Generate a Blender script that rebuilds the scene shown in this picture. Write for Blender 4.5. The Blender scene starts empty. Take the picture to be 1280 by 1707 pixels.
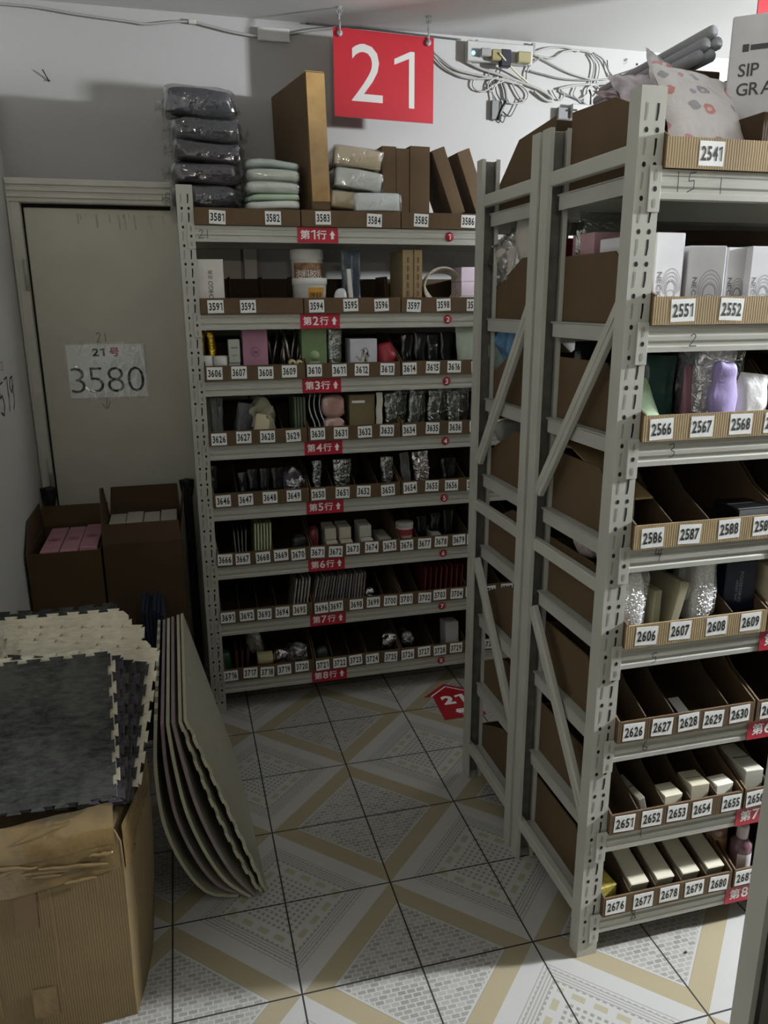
import bpy, bmesh, math, random
from mathutils import Vector, Matrix, noise

random.seed(7)
S = bpy.context.scene
COL = S.collection

# ------------------------------------------------------------------ camera, light, exposure
FPX, YAW, PITCH, ROLL = 1280.945, 0.257488, 0.267245, -0.005553
CAM = Vector((0.12107, -2.67172, 1.59719))
_cy, _sy, _cp, _sp, _cr, _sr = math.cos(YAW), math.sin(YAW), math.cos(PITCH), math.sin(PITCH), math.cos(ROLL), math.sin(ROLL)
FWD = Vector((_sy * _cp, _cy * _cp, -_sp))
_r = Vector((_cy, -_sy, 0)); _u = _r.cross(FWD)
RGT = _r * _cr + _u * _sr
UPV = -_r * _sr + _u * _cr
cd = bpy.data.cameras.new('camera'); cam = bpy.data.objects.new('camera', cd); COL.objects.link(cam)
cd.sensor_fit = 'HORIZONTAL'; cd.sensor_width = 36.0; cd.lens = 36.0 * FPX / 1280.0; cd.clip_start = 0.02
cam.matrix_world = Matrix(((RGT.x, UPV.x, -FWD.x, CAM.x), (RGT.y, UPV.y, -FWD.y, CAM.y), (RGT.z, UPV.z, -FWD.z, CAM.z), (0, 0, 0, 1)))
S.camera = cam

S.view_settings.view_transform = 'Standard'; S.view_settings.look = 'None'
S.view_settings.exposure = 0.0; S.view_settings.gamma = 1.0; S.view_settings.use_curve_mapping = False

W = bpy.data.worlds.new('World'); S.world = W; W.use_nodes = True
W.node_tree.nodes['Background'].inputs[0].default_value = (0.75, 0.78, 0.72, 1)
W.node_tree.nodes['Background'].inputs[1].default_value = 0.008

LAMP_AISLE = (4.05, -1.70, 2.27, 950.0)     # bare bulb in the aisle behind the numbered rack: x, y, z, watts
FILL_LAMP = (0.1, -4.6, 2.32, 75.0)         # unseen fill lamp added behind the camera to brighten the upper wall

def lamp_light(name, loc, watts, radius, color, parent=None):
    l = bpy.data.lights.new(name, 'POINT'); l.energy = watts; l.shadow_soft_size = radius; l.color = color
    o = bpy.data.objects.new(name, l); COL.objects.link(o); o.location = loc
    if parent: o.parent = parent; o.location = Vector(loc) - parent.location
    return o

# a point of the photograph turned into a place on a real plane of the room
def ray(px, py):
    return RGT * ((px - 640) / FPX) - UPV * ((py - 853.5) / FPX) + FWD
def PY(px, py, Y):
    d = ray(px, py); return CAM + d * ((Y - CAM.y) / d.y)
def PX(px, py, X):
    d = ray(px, py); return CAM + d * ((X - CAM.x) / d.x)
def PZ(px, py, Z=0.0):
    d = ray(px, py); return CAM + d * ((Z - CAM.z) / d.z)

# ------------------------------------------------------------------ materials
def lin(h):
    h = h.lstrip('#'); out = []
    for i in (0, 2, 4):
        c = int(h[i:i + 2], 16) / 255.0
        out.append(c / 12.92 if c <= 0.04045 else ((c + 0.055) / 1.055) ** 2.4)
    return (*out, 1.0)

MATS = {}
def mat(key, hexc, rough=0.6, metal=0.0, var=0.08, vscale=12.0, bump=0.0, bscale=40.0, spec=0.5, stretch=None, alpha=None, emis=None, trans=0.0):
    if key in MATS: return MATS[key]
    m = bpy.data.materials.new(key); m.use_nodes = True
    nt = m.node_tree; n = nt.nodes; b = n['Principled BSDF']; L = nt.links
    base = lin(hexc)
    b.inputs['Roughness'].default_value = rough; b.inputs['Metallic'].default_value = metal
    b.inputs['Specular IOR Level'].default_value = spec
    b.inputs['Base Color'].default_value = base
    tc = n.new('ShaderNodeTexCoord'); mp = n.new('ShaderNodeMapping'); L.new(tc.outputs['Object'], mp.inputs['Vector'])
    if stretch: mp.inputs['Scale'].default_value = stretch
    if var > 0:
        nz = n.new('ShaderNodeTexNoise'); nz.inputs['Scale'].default_value = vscale; nz.inputs['Detail'].default_value = 4
        L.new(mp.outputs['Vector'], nz.inputs['Vector'])
        rp = n.new('ShaderNodeValToRGB'); L.new(nz.outputs['Fac'], rp.inputs['Fac'])
        rp.color_ramp.elements[0].position = 0.3; rp.color_ramp.elements[1].position = 0.7
        rp.color_ramp.elements[0].color = (*[c * (1 - var) for c in base[:3]], 1)
        rp.color_ramp.elements[1].color = (*[min(1, c * (1 + var)) for c in base[:3]], 1)
        L.new(rp.outputs['Color'], b.inputs['Base Color'])
    if bump > 0:
        nb = n.new('ShaderNodeTexNoise'); nb.inputs['Scale'].default_value = bscale; nb.inputs['Detail'].default_value = 3
        L.new(mp.outputs['Vector'], nb.inputs['Vector'])
        bp = n.new('ShaderNodeBump'); bp.inputs['Strength'].default_value = bump; bp.inputs['Distance'].default_value = 0.004
        L.new(nb.outputs['Fac'], bp.inputs['Height']); L.new(bp.outputs['Normal'], b.inputs['Normal'])
    if emis:
        b.inputs['Emission Color'].default_value = lin(emis[0]); b.inputs['Emission Strength'].default_value = emis[1]
    if alpha is not None: b.inputs['Alpha'].default_value = alpha
    if trans: b.inputs['Transmission Weight'].default_value = trans
    MATS[key] = m
    return m

def film(key, hexc='#ffffff', clear=0.8, rough=0.12, bump=0.8, bscale=30.0):
    """thin clear plastic: mostly see-through with creased glossy highlights"""
    if key in MATS: return MATS[key]
    m = bpy.data.materials.new(key); m.use_nodes = True
    nt = m.node_tree; n = nt.nodes; L = nt.links; b = n['Principled BSDF']; out = n['Material Output']
    n.remove(b); b = n.new('ShaderNodeBsdfGlossy'); b.inputs['Color'].default_value = lin(hexc); b.inputs['Roughness'].default_value = rough
    tr = n.new('ShaderNodeBsdfTransparent'); tr.inputs['Color'].default_value = (0.97, 0.97, 0.97, 1)
    mx = n.new('ShaderNodeMixShader'); lw = n.new('ShaderNodeLayerWeight'); lw.inputs['Blend'].default_value = 0.25
    mr = n.new('ShaderNodeMapRange'); mr.inputs['To Min'].default_value = 1 - clear; mr.inputs['To Max'].default_value = 0.75
    L.new(lw.outputs['Facing'], mr.inputs['Value']); L.new(mr.outputs['Result'], mx.inputs['Fac'])
    L.new(tr.outputs['BSDF'], mx.inputs[1]); L.new(b.outputs['BSDF'], mx.inputs[2]); L.new(mx.outputs['Shader'], out.inputs['Surface'])
    tc = n.new('ShaderNodeTexCoord'); nb = n.new('ShaderNodeTexNoise'); nb.inputs['Scale'].default_value = bscale; nb.inputs['Detail'].default_value = 2
    nb.inputs['Distortion'].default_value = 1.5
    L.new(tc.outputs['Object'], nb.inputs['Vector'])
    bp = n.new('ShaderNodeBump'); bp.inputs['Strength'].default_value = bump; bp.inputs['Distance'].default_value = 0.01
    L.new(nb.outputs['Fac'], bp.inputs['Height']); L.new(bp.outputs['Normal'], b.inputs['Normal']); L.new(bp.outputs['Normal'], lw.inputs['Normal'])
    MATS[key] = m
    return m

def N(nt, kind, **kw):
    nd = nt.nodes.new(kind)
    for k, v in kw.items(): setattr(nd, k, v)
    return nd
def MA(nt, op, a, b=None, clamp=False):
    nd = nt.nodes.new('ShaderNodeMath'); nd.operation = op; nd.use_clamp = clamp
    for i, v in enumerate((a, b)):
        if v is None: continue
        if isinstance(v, (int, float)): nd.inputs[i].default_value = v
        else: nt.links.new(v, nd.inputs[i])
    return nd.outputs[0]
def MIX(nt, f, a, b):
    nd = nt.nodes.new('ShaderNodeMix'); nd.data_type = 'RGBA'
    for i, v in ((0, f), (6, a), (7, b)):
        if isinstance(v, tuple): nd.inputs[i].default_value = v
        elif isinstance(v, (int, float)): nd.inputs[i].default_value = v
        else: nt.links.new(v, nd.inputs[i])
    return nd.outputs[2]

def floor_mat():
    m = bpy.data.materials.new('patterned floor tile'); m.use_nodes = True
    nt = m.node_tree; b = nt.nodes['Principled BSDF']; L = nt.links
    tc = N(nt, 'ShaderNodeTexCoord'); sp = N(nt, 'ShaderNodeSeparateXYZ'); L.new(tc.outputs['Object'], sp.inputs[0])
    u = MA(nt, 'DIVIDE', sp.outputs['X'], 0.3); v = MA(nt, 'DIVIDE', sp.outputs['Y'], 0.3)
    au = MA(nt, 'PINGPONG', u, 1.0); av = MA(nt, 'PINGPONG', v, 1.0)
    d = MA(nt, 'ADD', au, av); e = MA(nt, 'SUBTRACT', au, av)
    def band(x, lo, hi): return MA(nt, 'MULTIPLY', MA(nt, 'GREATER_THAN', x, lo), MA(nt, 'LESS_THAN', x, hi))
    def fr(x, s, ph=0.0): return MA(nt, 'FRACT', MA(nt, 'ADD', MA(nt, 'MULTIPLY', x, s), ph))
    white = lin('#b0afab'); beige = lin('#978a6a'); grey = lin('#84827c'); yel = lin('#a09a82')
    # woven basket field round every second grout crossing: small brick cells of two lengths
    cu = MA(nt, 'MULTIPLY', u, 13.0); cv = MA(nt, 'MULTIPLY', v, 23.0)
    row = MA(nt, 'FLOOR', cv); ush = MA(nt, 'ADD', cu, MA(nt, 'MULTIPLY', row, 0.5))
    inx = band(MA(nt, 'FRACT', ush), 0.08, 0.92); iny = band(MA(nt, 'FRACT', cv), 0.12, 0.88)
    cell = MA(nt, 'MULTIPLY', inx, iny)
    wn = N(nt, 'ShaderNodeTexWhiteNoise'); wn.noise_dimensions = '2D'
    cb = N(nt, 'ShaderNodeCombineXYZ'); L.new(MA(nt, 'FLOOR', ush), cb.inputs[0]); L.new(row, cb.inputs[1]); L.new(cb.outputs[0], wn.inputs['Vector'])
    tone = MIX(nt, wn.outputs['Value'], lin('#807e78'), lin('#a09e99'))
    weave = MIX(nt, cell, white, tone)
    # lined field of the other diamonds: stripes along the diamond edges with a ring of yellow blocks and dots
    lines = MA(nt, 'LESS_THAN', fr(d, 26.0), 0.42)
    dots = MA(nt, 'MULTIPLY', MA(nt, 'LESS_THAN', fr(d, 13.0), 0.5), MA(nt, 'LESS_THAN', fr(e, 13.0), 0.55))
    lined = MIX(nt, MA(nt, 'MULTIPLY', lines, 0.8), white, grey)
    dotted = MIX(nt, dots, white, grey)
    f = MIX(nt, band(d, 1.27, 1.40), dotted, lined)
    f = MIX(nt, band(d, 1.60, 2.1), f, dotted)
    blk = MA(nt, 'MULTIPLY', band(d, 1.465, 1.545), MA(nt, 'LESS_THAN', fr(e, 4.0, 0.15), 0.6))
    f = MIX(nt, band(d, 1.42, 1.59), f, white)
    f = MIX(nt, blk, f, yel)
    ridg = MA(nt, 'LESS_THAN', fr(d, 55.0), 0.35)
    bcol = MIX(nt, MA(nt, 'MULTIPLY', ridg, 0.35), beige, white)
    c = MIX(nt, MA(nt, 'GREATER_THAN', d, 0.72), weave, white)
    c = MIX(nt, MA(nt, 'GREATER_THAN', d, 0.745), c, grey)
    c = MIX(nt, MA(nt, 'GREATER_THAN', d, 0.752), c, bcol)
    c = MIX(nt, MA(nt, 'GREATER_THAN', d, 1.0), c, white)
    c = MIX(nt, band(d, 1.225, 1.235), c, grey)
    c = MIX(nt, MA(nt, 'GREATER_THAN', d, 1.26), c, f)
    # grout
    gu = MA(nt, 'MINIMUM', au, MA(nt, 'SUBTRACT', 1.0, au)); gv = MA(nt, 'MINIMUM', av, MA(nt, 'SUBTRACT', 1.0, av))
    g = MA(nt, 'LESS_THAN', MA(nt, 'MINIMUM', gu, gv), 0.0075)
    # scuffs and grime lying on the tiles
    nz = N(nt, 'ShaderNodeTexNoise'); nz.inputs['Scale'].default_value = 3.0; nz.inputs['Detail'].default_value = 6; L.new(tc.outputs['Object'], nz.inputs['Vector'])
    gr = MA(nt, 'MULTIPLY', MA(nt, 'SUBTRACT', nz.outputs['Fac'], 0.35, True), 0.5)
    c = MIX(nt, gr, c, lin('#8a8474'))
    c = MIX(nt, g, c, lin('#2a2824'))
    L.new(c, b.inputs['Base Color'])
    L.new(MA(nt, 'ADD', MA(nt, 'MULTIPLY', g, 0.5), 0.32), b.inputs['Roughness'])
    bp = N(nt, 'ShaderNodeBump'); bp.inputs['Strength'].default_value = 0.5; bp.inputs['Distance'].default_value = 0.002
    L.new(MA(nt, 'SUBTRACT', 1.0, g), bp.inputs['Height']); L.new(bp.outputs['Normal'], b.inputs['Normal'])
    return m

def cardboard(key, hexc, stripes=True):
    if key in MATS: return MATS[key]
    m = bpy.data.materials.new(key); m.use_nodes = True
    nt = m.node_tree; b = nt.nodes['Principled BSDF']; L = nt.links
    base = lin(hexc)
    tc = N(nt, 'ShaderNodeTexCoord')
    nz = N(nt, 'ShaderNodeTexNoise'); nz.inputs['Scale'].default_value = 9.0; nz.inputs['Detail'].default_value = 5; L.new(tc.outputs['Object'], nz.inputs['Vector'])
    wv = N(nt, 'ShaderNodeTexWave'); wv.inputs['Scale'].default_value = 55.0; wv.inputs['Distortion'].default_value = 1.0; L.new(tc.outputs['Object'], wv.inputs['Vector'])
    a = MIX(nt, nz.outputs['Fac'], (*[c * 0.82 for c in base[:3]], 1), (*[min(1, c * 1.18) for c in base[:3]], 1))
    if stripes: a = MIX(nt, MA(nt, 'MULTIPLY', wv.outputs['Fac'], 0.22), a, (*[c * 0.7 for c in base[:3]], 1))
    L.new(a, b.inputs['Base Color']); b.inputs['Roughness'].default_value = 0.75; b.inputs['Specular IOR Level'].default_value = 0.25
    bp = N(nt, 'ShaderNodeBump'); bp.inputs['Strength'].default_value = 0.15; bp.inputs['Distance'].default_value = 0.002
    L.new(wv.outputs['Fac'], bp.inputs['Height']); L.new(bp.outputs['Normal'], b.inputs['Normal'])
    MATS[key] = m
    return m

def wall_mat(key, hexc):
    m = bpy.data.materials.new(key); m.use_nodes = True
    nt = m.node_tree; b = nt.nodes['Principled BSDF']; L = nt.links; base = lin(hexc)
    tc = N(nt, 'ShaderNodeTexCoord')
    n1 = N(nt, 'ShaderNodeTexNoise'); n1.inputs['Scale'].default_value = 1.3; n1.inputs['Detail'].default_value = 6; L.new(tc.outputs['Object'], n1.inputs['Vector'])
    n2 = N(nt, 'ShaderNodeTexNoise'); n2.inputs['Scale'].default_value = 60; n2.inputs['Detail'].default_value = 3; L.new(tc.outputs['Object'], n2.inputs['Vector'])
    a = MIX(nt, n1.outputs['Fac'], (*[c * 0.88 for c in base[:3]], 1), (*[min(1, c * 1.06) for c in base[:3]], 1))
    L.new(a, b.inputs['Base Color']); b.inputs['Roughness'].default_value = 0.85; b.inputs['Specular IOR Level'].default_value = 0.2
    bp = N(nt, 'ShaderNodeBump'); bp.inputs['Strength'].default_value = 0.12; bp.inputs['Distance'].default_value = 0.003
    L.new(n2.outputs['Fac'], bp.inputs['Height']); L.new(bp.outputs['Normal'], b.inputs['Normal'])
    return m

def fleece_mat(key, hexc, dark):
    m = bpy.data.materials.new(key); m.use_nodes = True
    nt = m.node_tree; b = nt.nodes['Principled BSDF']; L = nt.links
    tc = N(nt, 'ShaderNodeTexCoord'); mp = N(nt, 'ShaderNodeMapping'); mp.inputs['Scale'].default_value = (1, 3.5, 3.5); L.new(tc.outputs['Object'], mp.inputs[0])
    n1 = N(nt, 'ShaderNodeTexNoise'); n1.inputs['Scale'].default_value = 34; n1.inputs['Detail'].default_value = 6; n1.inputs['Roughness'].default_value = .7; L.new(mp.outputs[0], n1.inputs['Vector'])
    n2 = N(nt, 'ShaderNodeTexNoise'); n2.inputs['Scale'].default_value = 9; n2.inputs['Detail'].default_value = 3; L.new(tc.outputs['Object'], n2.inputs['Vector'])
    f = MA(nt, 'ADD', MA(nt, 'MULTIPLY', n1.outputs['Fac'], .6), MA(nt, 'MULTIPLY', n2.outputs['Fac'], .4))
    rp = N(nt, 'ShaderNodeValToRGB'); L.new(f, rp.inputs[0]); rp.color_ramp.elements[0].position = .36; rp.color_ramp.elements[1].position = .56
    rp.color_ramp.elements[0].color = lin(dark); rp.color_ramp.elements[1].color = lin(hexc)
    L.new(rp.outputs[0], b.inputs['Base Color']); b.inputs['Roughness'].default_value = .95; b.inputs['Specular IOR Level'].default_value = .1
    bp = N(nt, 'ShaderNodeBump'); bp.inputs['Strength'].default_value = .7; bp.inputs['Distance'].default_value = .006
    L.new(f, bp.inputs['Height']); L.new(bp.outputs[0], b.inputs['Normal'])
    return m

def floral_mat():
    m = bpy.data.materials.new('floral plastic bag'); m.use_nodes = True
    nt = m.node_tree; b = nt.nodes['Principled BSDF']; L = nt.links
    tc = N(nt, 'ShaderNodeTexCoord')
    nz = N(nt, 'ShaderNodeTexNoise'); nz.inputs['Scale'].default_value = 60; L.new(tc.outputs['Object'], nz.inputs['Vector'])
    add = N(nt, 'ShaderNodeMix'); add.data_type = 'RGBA'; add.inputs[0].default_value = .012; L.new(tc.outputs['Object'], add.inputs[6]); L.new(nz.outputs['Color'], add.inputs[7])
    vo = N(nt, 'ShaderNodeTexVoronoi'); vo.inputs['Scale'].default_value = 27; vo.inputs['Randomness'].default_value = .75; L.new(add.outputs[2], vo.inputs['Vector'])
    rp = N(nt, 'ShaderNodeValToRGB'); rp.color_ramp.interpolation = 'CONSTANT'
    sx = N(nt, 'ShaderNodeSeparateColor'); L.new(vo.outputs['Color'], sx.inputs[0]); L.new(sx.outputs[0], rp.inputs[0])
    el = rp.color_ramp.elements
    el[0].position = 0; el[0].color = lin('#d9d4d2'); el[1].position = .25; el[1].color = lin('#c96a5c')
    for p, c in ((.4, '#8d8f9a'), (.55, '#d07a86'), (.68, '#77807c'), (.8, '#9a8fb0'), (.9, '#d9d4d2')):
        q = el.new(p); q.color = lin(c)
    blob = MA(nt, 'LESS_THAN', vo.outputs['Distance'], .40)
    core = MA(nt, 'LESS_THAN', vo.outputs['Distance'], .16)
    c = MIX(nt, MA(nt, 'MULTIPLY', blob, .75), lin('#dcd6d4'), rp.outputs[0]); c = MIX(nt, MA(nt, 'MULTIPLY', core, .6), c, lin('#e8d9c8'))
    L.new(c, b.inputs['Base Color']); b.inputs['Roughness'].default_value = .25
    n3 = N(nt, 'ShaderNodeTexNoise'); n3.inputs['Scale'].default_value = 22; n3.inputs['Distortion'].default_value = 1.5; L.new(tc.outputs['Object'], n3.inputs['Vector'])
    bp = N(nt, 'ShaderNodeBump'); bp.inputs['Strength'].default_value = .5; bp.inputs['Distance'].default_value = .008
    L.new(n3.outputs['Fac'], bp.inputs['Height']); L.new(bp.outputs[0], b.inputs['Normal'])
    return m

PAINT = mat('cream powder coated steel', '#b2b1a6', .42, var=.05, vscale=5, bump=.03)
PAINT_IN = mat('darker steel inside post', '#77766f', .5, .3, var=.25, vscale=25)  # darker tone for the lining of the posts
HOLE = mat('punched hole', '#0b0b0a', .9, var=0)
SHELF = mat('shelf panel steel', '#a9a89f', .5, var=.05)
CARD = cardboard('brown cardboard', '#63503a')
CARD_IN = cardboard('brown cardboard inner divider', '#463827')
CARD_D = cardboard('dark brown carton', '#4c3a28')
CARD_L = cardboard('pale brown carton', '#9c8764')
PAPER = mat('white label paper', '#eeeeea', .6, var=.03)
INK = mat('black print', '#15140f', .6, var=0)
RED = mat('red sign plastic', '#a51c28', .35, var=.03)
REDL = mat('red row label', '#b01830', .45, var=.05)
WHITE = mat('white print', '#f4f2ee', .5, var=0)
PEN = mat('pencil mark', '#2a2a30', .8, var=0)
FILM = film('clear plastic film')

# ------------------------------------------------------------------ mesh builder
class MB:
    def __init__(s): s.v = []; s.f = []; s.m = []; s.sm = []; s.M = Matrix()
    def add(s, vs, fs, m=0, smooth=False):
        o = len(s.v); M = s.M
        s.v += [M @ Vector(q) for q in vs]
        for f in fs: s.f.append([o + i for i in f]); s.m.append(m); s.sm.append(smooth)
        return s
    def at(s, loc, rz=0.0, rx=0.0, ry=0.0):
        s.M = Matrix.Translation(loc) @ Matrix.Rotation(rz, 4, 'Z') @ Matrix.Rotation(ry, 4, 'Y') @ Matrix.Rotation(rx, 4, 'X'); return s
    def box(s, x0, x1, y0, y1, z0, z1, m=0, c=0.0):
        if c <= 0:
            v = [(x, y, z) for z in (z0, z1) for y in (y0, y1) for x in (x0, x1)]
            return s.add(v, [(0, 2, 3, 1), (4, 5, 7, 6), (0, 1, 5, 4), (2, 6, 7, 3), (0, 4, 6, 2), (1, 3, 7, 5)], m)
        X = (x0, x1); Y = (y0, y1); Z = (z0, z1); sg = (1, -1); v = []; idx = {}
        for i in (0, 1):
            for j in (0, 1):
                for k in (0, 1):
                    a, b, d = sg[i] * c, sg[j] * c, sg[k] * c
                    for ax, q in (('x', (X[i], Y[j] + b, Z[k] + d)), ('y', (X[i] + a, Y[j], Z[k] + d)), ('z', (X[i] + a, Y[j] + b, Z[k]))):
                        idx[i, j, k, ax] = len(v); v.append(q)
        f = []
        for i in (0, 1): f.append([idx[i, j, k, 'x'] for j, k in ((0, 0), (1, 0), (1, 1), (0, 1))])
        for j in (0, 1): f.append([idx[i, j, k, 'y'] for i, k in ((0, 0), (1, 0), (1, 1), (0, 1))])
        for k in (0, 1): f.append([idx[i, j, k, 'z'] for i, j in ((0, 0), (1, 0), (1, 1), (0, 1))])
        for j in (0, 1):
            for k in (0, 1): f.append([idx[0, j, k, 'y'], idx[1, j, k, 'y'], idx[1, j, k, 'z'], idx[0, j, k, 'z']])
        for i in (0, 1):
            for k in (0, 1): f.append([idx[i, 0, k, 'x'], idx[i, 1, k, 'x'], idx[i, 1, k, 'z'], idx[i, 0, k, 'z']])
        for i in (0, 1):
            for j in (0, 1): f.append([idx[i, j, 0, 'x'], idx[i, j, 1, 'x'], idx[i, j, 1, 'y'], idx[i, j, 0, 'y']])
        for i in (0, 1):
            for j in (0, 1):
                for k in (0, 1): f.append([idx[i, j, k, 'x'], idx[i, j, k, 'y'], idx[i, j, k, 'z']])
        return s.add(v, f, m)
    def prism(s, poly, axis, a, b, m=0, smooth=False):
        """extrude a 2D polygon along an axis: 'x' poly=(y,z), 'y' poly=(x,z), 'z' poly=(x,y)"""
        n = len(poly)
        def P(p, t): return {'x': (t, p[0], p[1]), 'y': (p[0], t, p[1]), 'z': (p[0], p[1], t)}[axis]
        v = [P(p, a) for p in poly] + [P(p, b) for p in poly]
        f = [tuple(range(n)), tuple(range(2 * n - 1, n - 1, -1))]
        s.add(v, f, m)
        o = len(s.v) - 2 * n
        for i in range(n):
            j = (i + 1) % n; s.f.append([o + i, o + j, o + n + j, o + n + i]); s.m.append(m); s.sm.append(smooth)
        return s
    def lathe(s, prof, c, n=20, m=0, axis='z', smooth=True):
        ringp = prof[0] == prof[-1]
        v = []; f = []; k = len(prof)
        for i in range(n):
            a = 2 * math.pi * i / n
            for r, h in prof:
                p = (r * math.cos(a), r * math.sin(a), h)
                if axis == 'y': p = (p[0], h, p[1])
                if axis == 'x': p = (h, p[0], p[1])
                v.append((c[0] + p[0], c[1] + p[1], c[2] + p[2]))
        for i in range(n):
            j = (i + 1) % n
            for q in range(k - 1): f.append((i * k + q, j * k + q, j * k + q + 1, i * k + q + 1))
        s.add(v, f, m, smooth)
        if ringp: return s
        if prof[0][0] > 1e-5: s.add([v[i * k] for i in range(n)], [tuple(range(n))], m)
        if prof[-1][0] > 1e-5: s.add([v[i * k + k - 1] for i in range(n)], [tuple(range(n))], m)
        return s
    def cyl(s, c, r, h, n=16, m=0, axis='z'): return s.lathe([(r, 0), (r, h)], c, n, m, axis)
    def tube(s, pts, r, n=6, m=0, closed=False):
        pts = [Vector(p) for p in pts]; N_ = len(pts); v = []; f = []; up = Vector((0.31, 0.17, 0.93))
        for i, p in enumerate(pts):
            a = pts[i - 1] if (i or closed) else p; b = pts[(i + 1) % N_] if (i < N_ - 1 or closed) else p
            t = (b - a).normalized() if (b - a).length > 1e-9 else Vector((0, 0, 1))
            e = t.cross(up)
            if e.length < 1e-3: e = t.cross(Vector((1, 0, 0)))
            e.normalize(); g = t.cross(e)
            for k in range(n):
                an = 2 * math.pi * k / n; v.append(p + e * (r * math.cos(an)) + g * (r * math.sin(an)))
        for i in range(N_ if closed else N_ - 1):
            j = (i + 1) % N_
            for k in range(n):
                l = (k + 1) % n; f.append((i * n + k, i * n + l, j * n + l, j * n + k))
        if not closed: f += [tuple(range(n)), tuple(range(len(v) - n, len(v)))]
        return s.add(v, f, m, True)
    def pillow(s, c, size, e=0.35, n=12, amp=0.0, freq=8.0, seed=0, taper=0.0, m=0, fold=0.0):
        """soft rounded pack: a superellipsoid with creases; taper narrows it towards the top, fold adds stacked layer grooves"""
        v = []; f = []; hx, hy, hz = size[0] / 2, size[1] / 2, size[2] / 2
        sgp = lambda x, p: math.copysign(abs(x) ** p, x)
        nu, nv = 2 * n, n
        sd = Vector((seed * 3.1, seed * 1.7, seed * 2.3))
        for j in range(nv + 1):
            ph = -math.pi / 2 + math.pi * j / nv
            for i in range(nu):
                th = 2 * math.pi * i / nu
                cx, sx, cz, sz = math.cos(th), math.sin(th), math.cos(ph), math.sin(ph)
                p = Vector((hx * sgp(cz, e) * sgp(cx, e), hy * sgp(cz, e) * sgp(sx, e), hz * sgp(sz, e)))
                k = 1 - taper * (0.5 + 0.5 * p.z / hz); p.x *= 1 - 0.35 * (1 - k); p.y *= k
                if fold: 
                    g = 1 - fold * (0.5 + 0.5 * math.cos(p.z / hz * 9.5)); p.x *= g; p.y *= g
                if amp:
                    q = p * freq + sd
                    p += Vector((noise.noise(q), noise.noise(q + Vector((9, 3, 1))), noise.noise(q + Vector((2, 8, 5))))) * amp
                v.append(Vector(c) + p)
        for j in range(nv):
            for i in range(nu):
                k = (i + 1) % nu; f.append((j * nu + i, j * nu + k, (j + 1) * nu + k, (j + 1) * nu + i))
        return s.add(v, f, m, True)
    def sheet(s, fn, nu, nv, m=0, smooth=True):
        v = [fn(i / nu, j / nv) for j in range(nv + 1) for i in range(nu + 1)]
        f = [(j * (nu + 1) + i, j * (nu + 1) + i + 1, (j + 1) * (nu + 1) + i + 1, (j + 1) * (nu + 1) + i) for j in range(nv) for i in range(nu)]
        return s.add(v, f, m, smooth)
    def slab(s, fn, nu, nv, th, m=0, m2=None):
        """a bent board of thickness th: fn(u,v) gives (point, normal)"""
        A = [[fn(i / nu, j / nv) for i in range(nu + 1)] for j in range(nv + 1)]
        v = [p for r in A for p, n_ in r] + [p + n_ * th for r in A for p, n_ in r]
        o = (nu + 1) * (nv + 1); w = nu + 1; f = []
        for j in range(nv):
            for i in range(nu):
                q = (j * w + i, j * w + i + 1, (j + 1) * w + i + 1, (j + 1) * w + i); f += [q, tuple(o + k for k in reversed(q))]
        s.add(v, f, m, True)
        e = []
        for i in range(nu): e += [(i, i + 1, o + i + 1, o + i), (nv * w + i + 1, nv * w + i, o + nv * w + i, o + nv * w + i + 1)]
        for j in range(nv): e += [((j + 1) * w, j * w, o + j * w, o + (j + 1) * w), (j * w + nu, (j + 1) * w + nu, o + (j + 1) * w + nu, o + j * w + nu)]
        return s.add(v, e, m if m2 is None else m2)
    def text(s, txt, org, ux, uy, h, m=0, width=None, bold=0.0, center=True, gap=0.12):
        """lettering laid on a plane: org is the centre (or left end), ux / uy unit vectors, h the capital height"""
        org, ux, uy = Vector(org), Vector(ux), Vector(uy); x = 0.0; parts = []
        for ch in txt:
            if ch == ' ': x += 0.35; continue
            V, F, x0, x1 = glyph(ch, bold); parts.append((V, F, x - x0)); x += x1 - x0 + gap
        tot = max(x - gap, 1e-3); k = 1.0
        if width: k = width / (tot * h)
        for V, F, dx in parts:
            s.add([org + ux * ((q[0] + dx - (tot / 2 if center else 0)) * h * k) + uy * ((q[1] - 0.5) * h) for q in V], F, m)
        return s
    def stroke(s, pts, org, ux, uy, w=0.0012, m=0):
        org, ux, uy = Vector(org), Vector(ux), Vector(uy)
        P = [org + ux * a + uy * b for a, b in pts]; nn = ux.cross(uy)
        for a, b in zip(P, P[1:]):
            t = (b - a).normalized(); e = t.cross(nn) * w
            s.add([a - e, b - e, b + e, a + e], [(0, 1, 2, 3)], m)
        return s
    def build(s, name, mats, parent=None, base=None):
        if not isinstance(mats, (list, tuple)): mats = [mats]
        if parent is not None: o_ = WORLD[parent.name]
        elif base is not None: o_ = Vector(base)
        else:
            xs = [q.x for q in s.v]; ys = [q.y for q in s.v]; zs = [q.z for q in s.v]
            o_ = Vector(((min(xs) + max(xs)) / 2, (min(ys) + max(ys)) / 2, min(zs)))
        me = bpy.data.meshes.new(name)
        me.from_pydata([q - o_ for q in s.v], [], s.f)
        for x in mats: me.materials.append(x)
        me.polygons.foreach_set('material_index', s.m); me.polygons.foreach_set('use_smooth', s.sm)
        bm = bmesh.new(); bm.from_mesh(me); bmesh.ops.recalc_face_normals(bm, faces=bm.faces); bm.to_mesh(me); bm.free()
        me.update()
        ob = bpy.data.objects.new(name, me); COL.objects.link(ob)
        if parent is not None: ob.parent = parent
        else: ob.location = o_
        WORLD[ob.name] = o_
        return ob
WORLD = {}
GLY = {}
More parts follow.
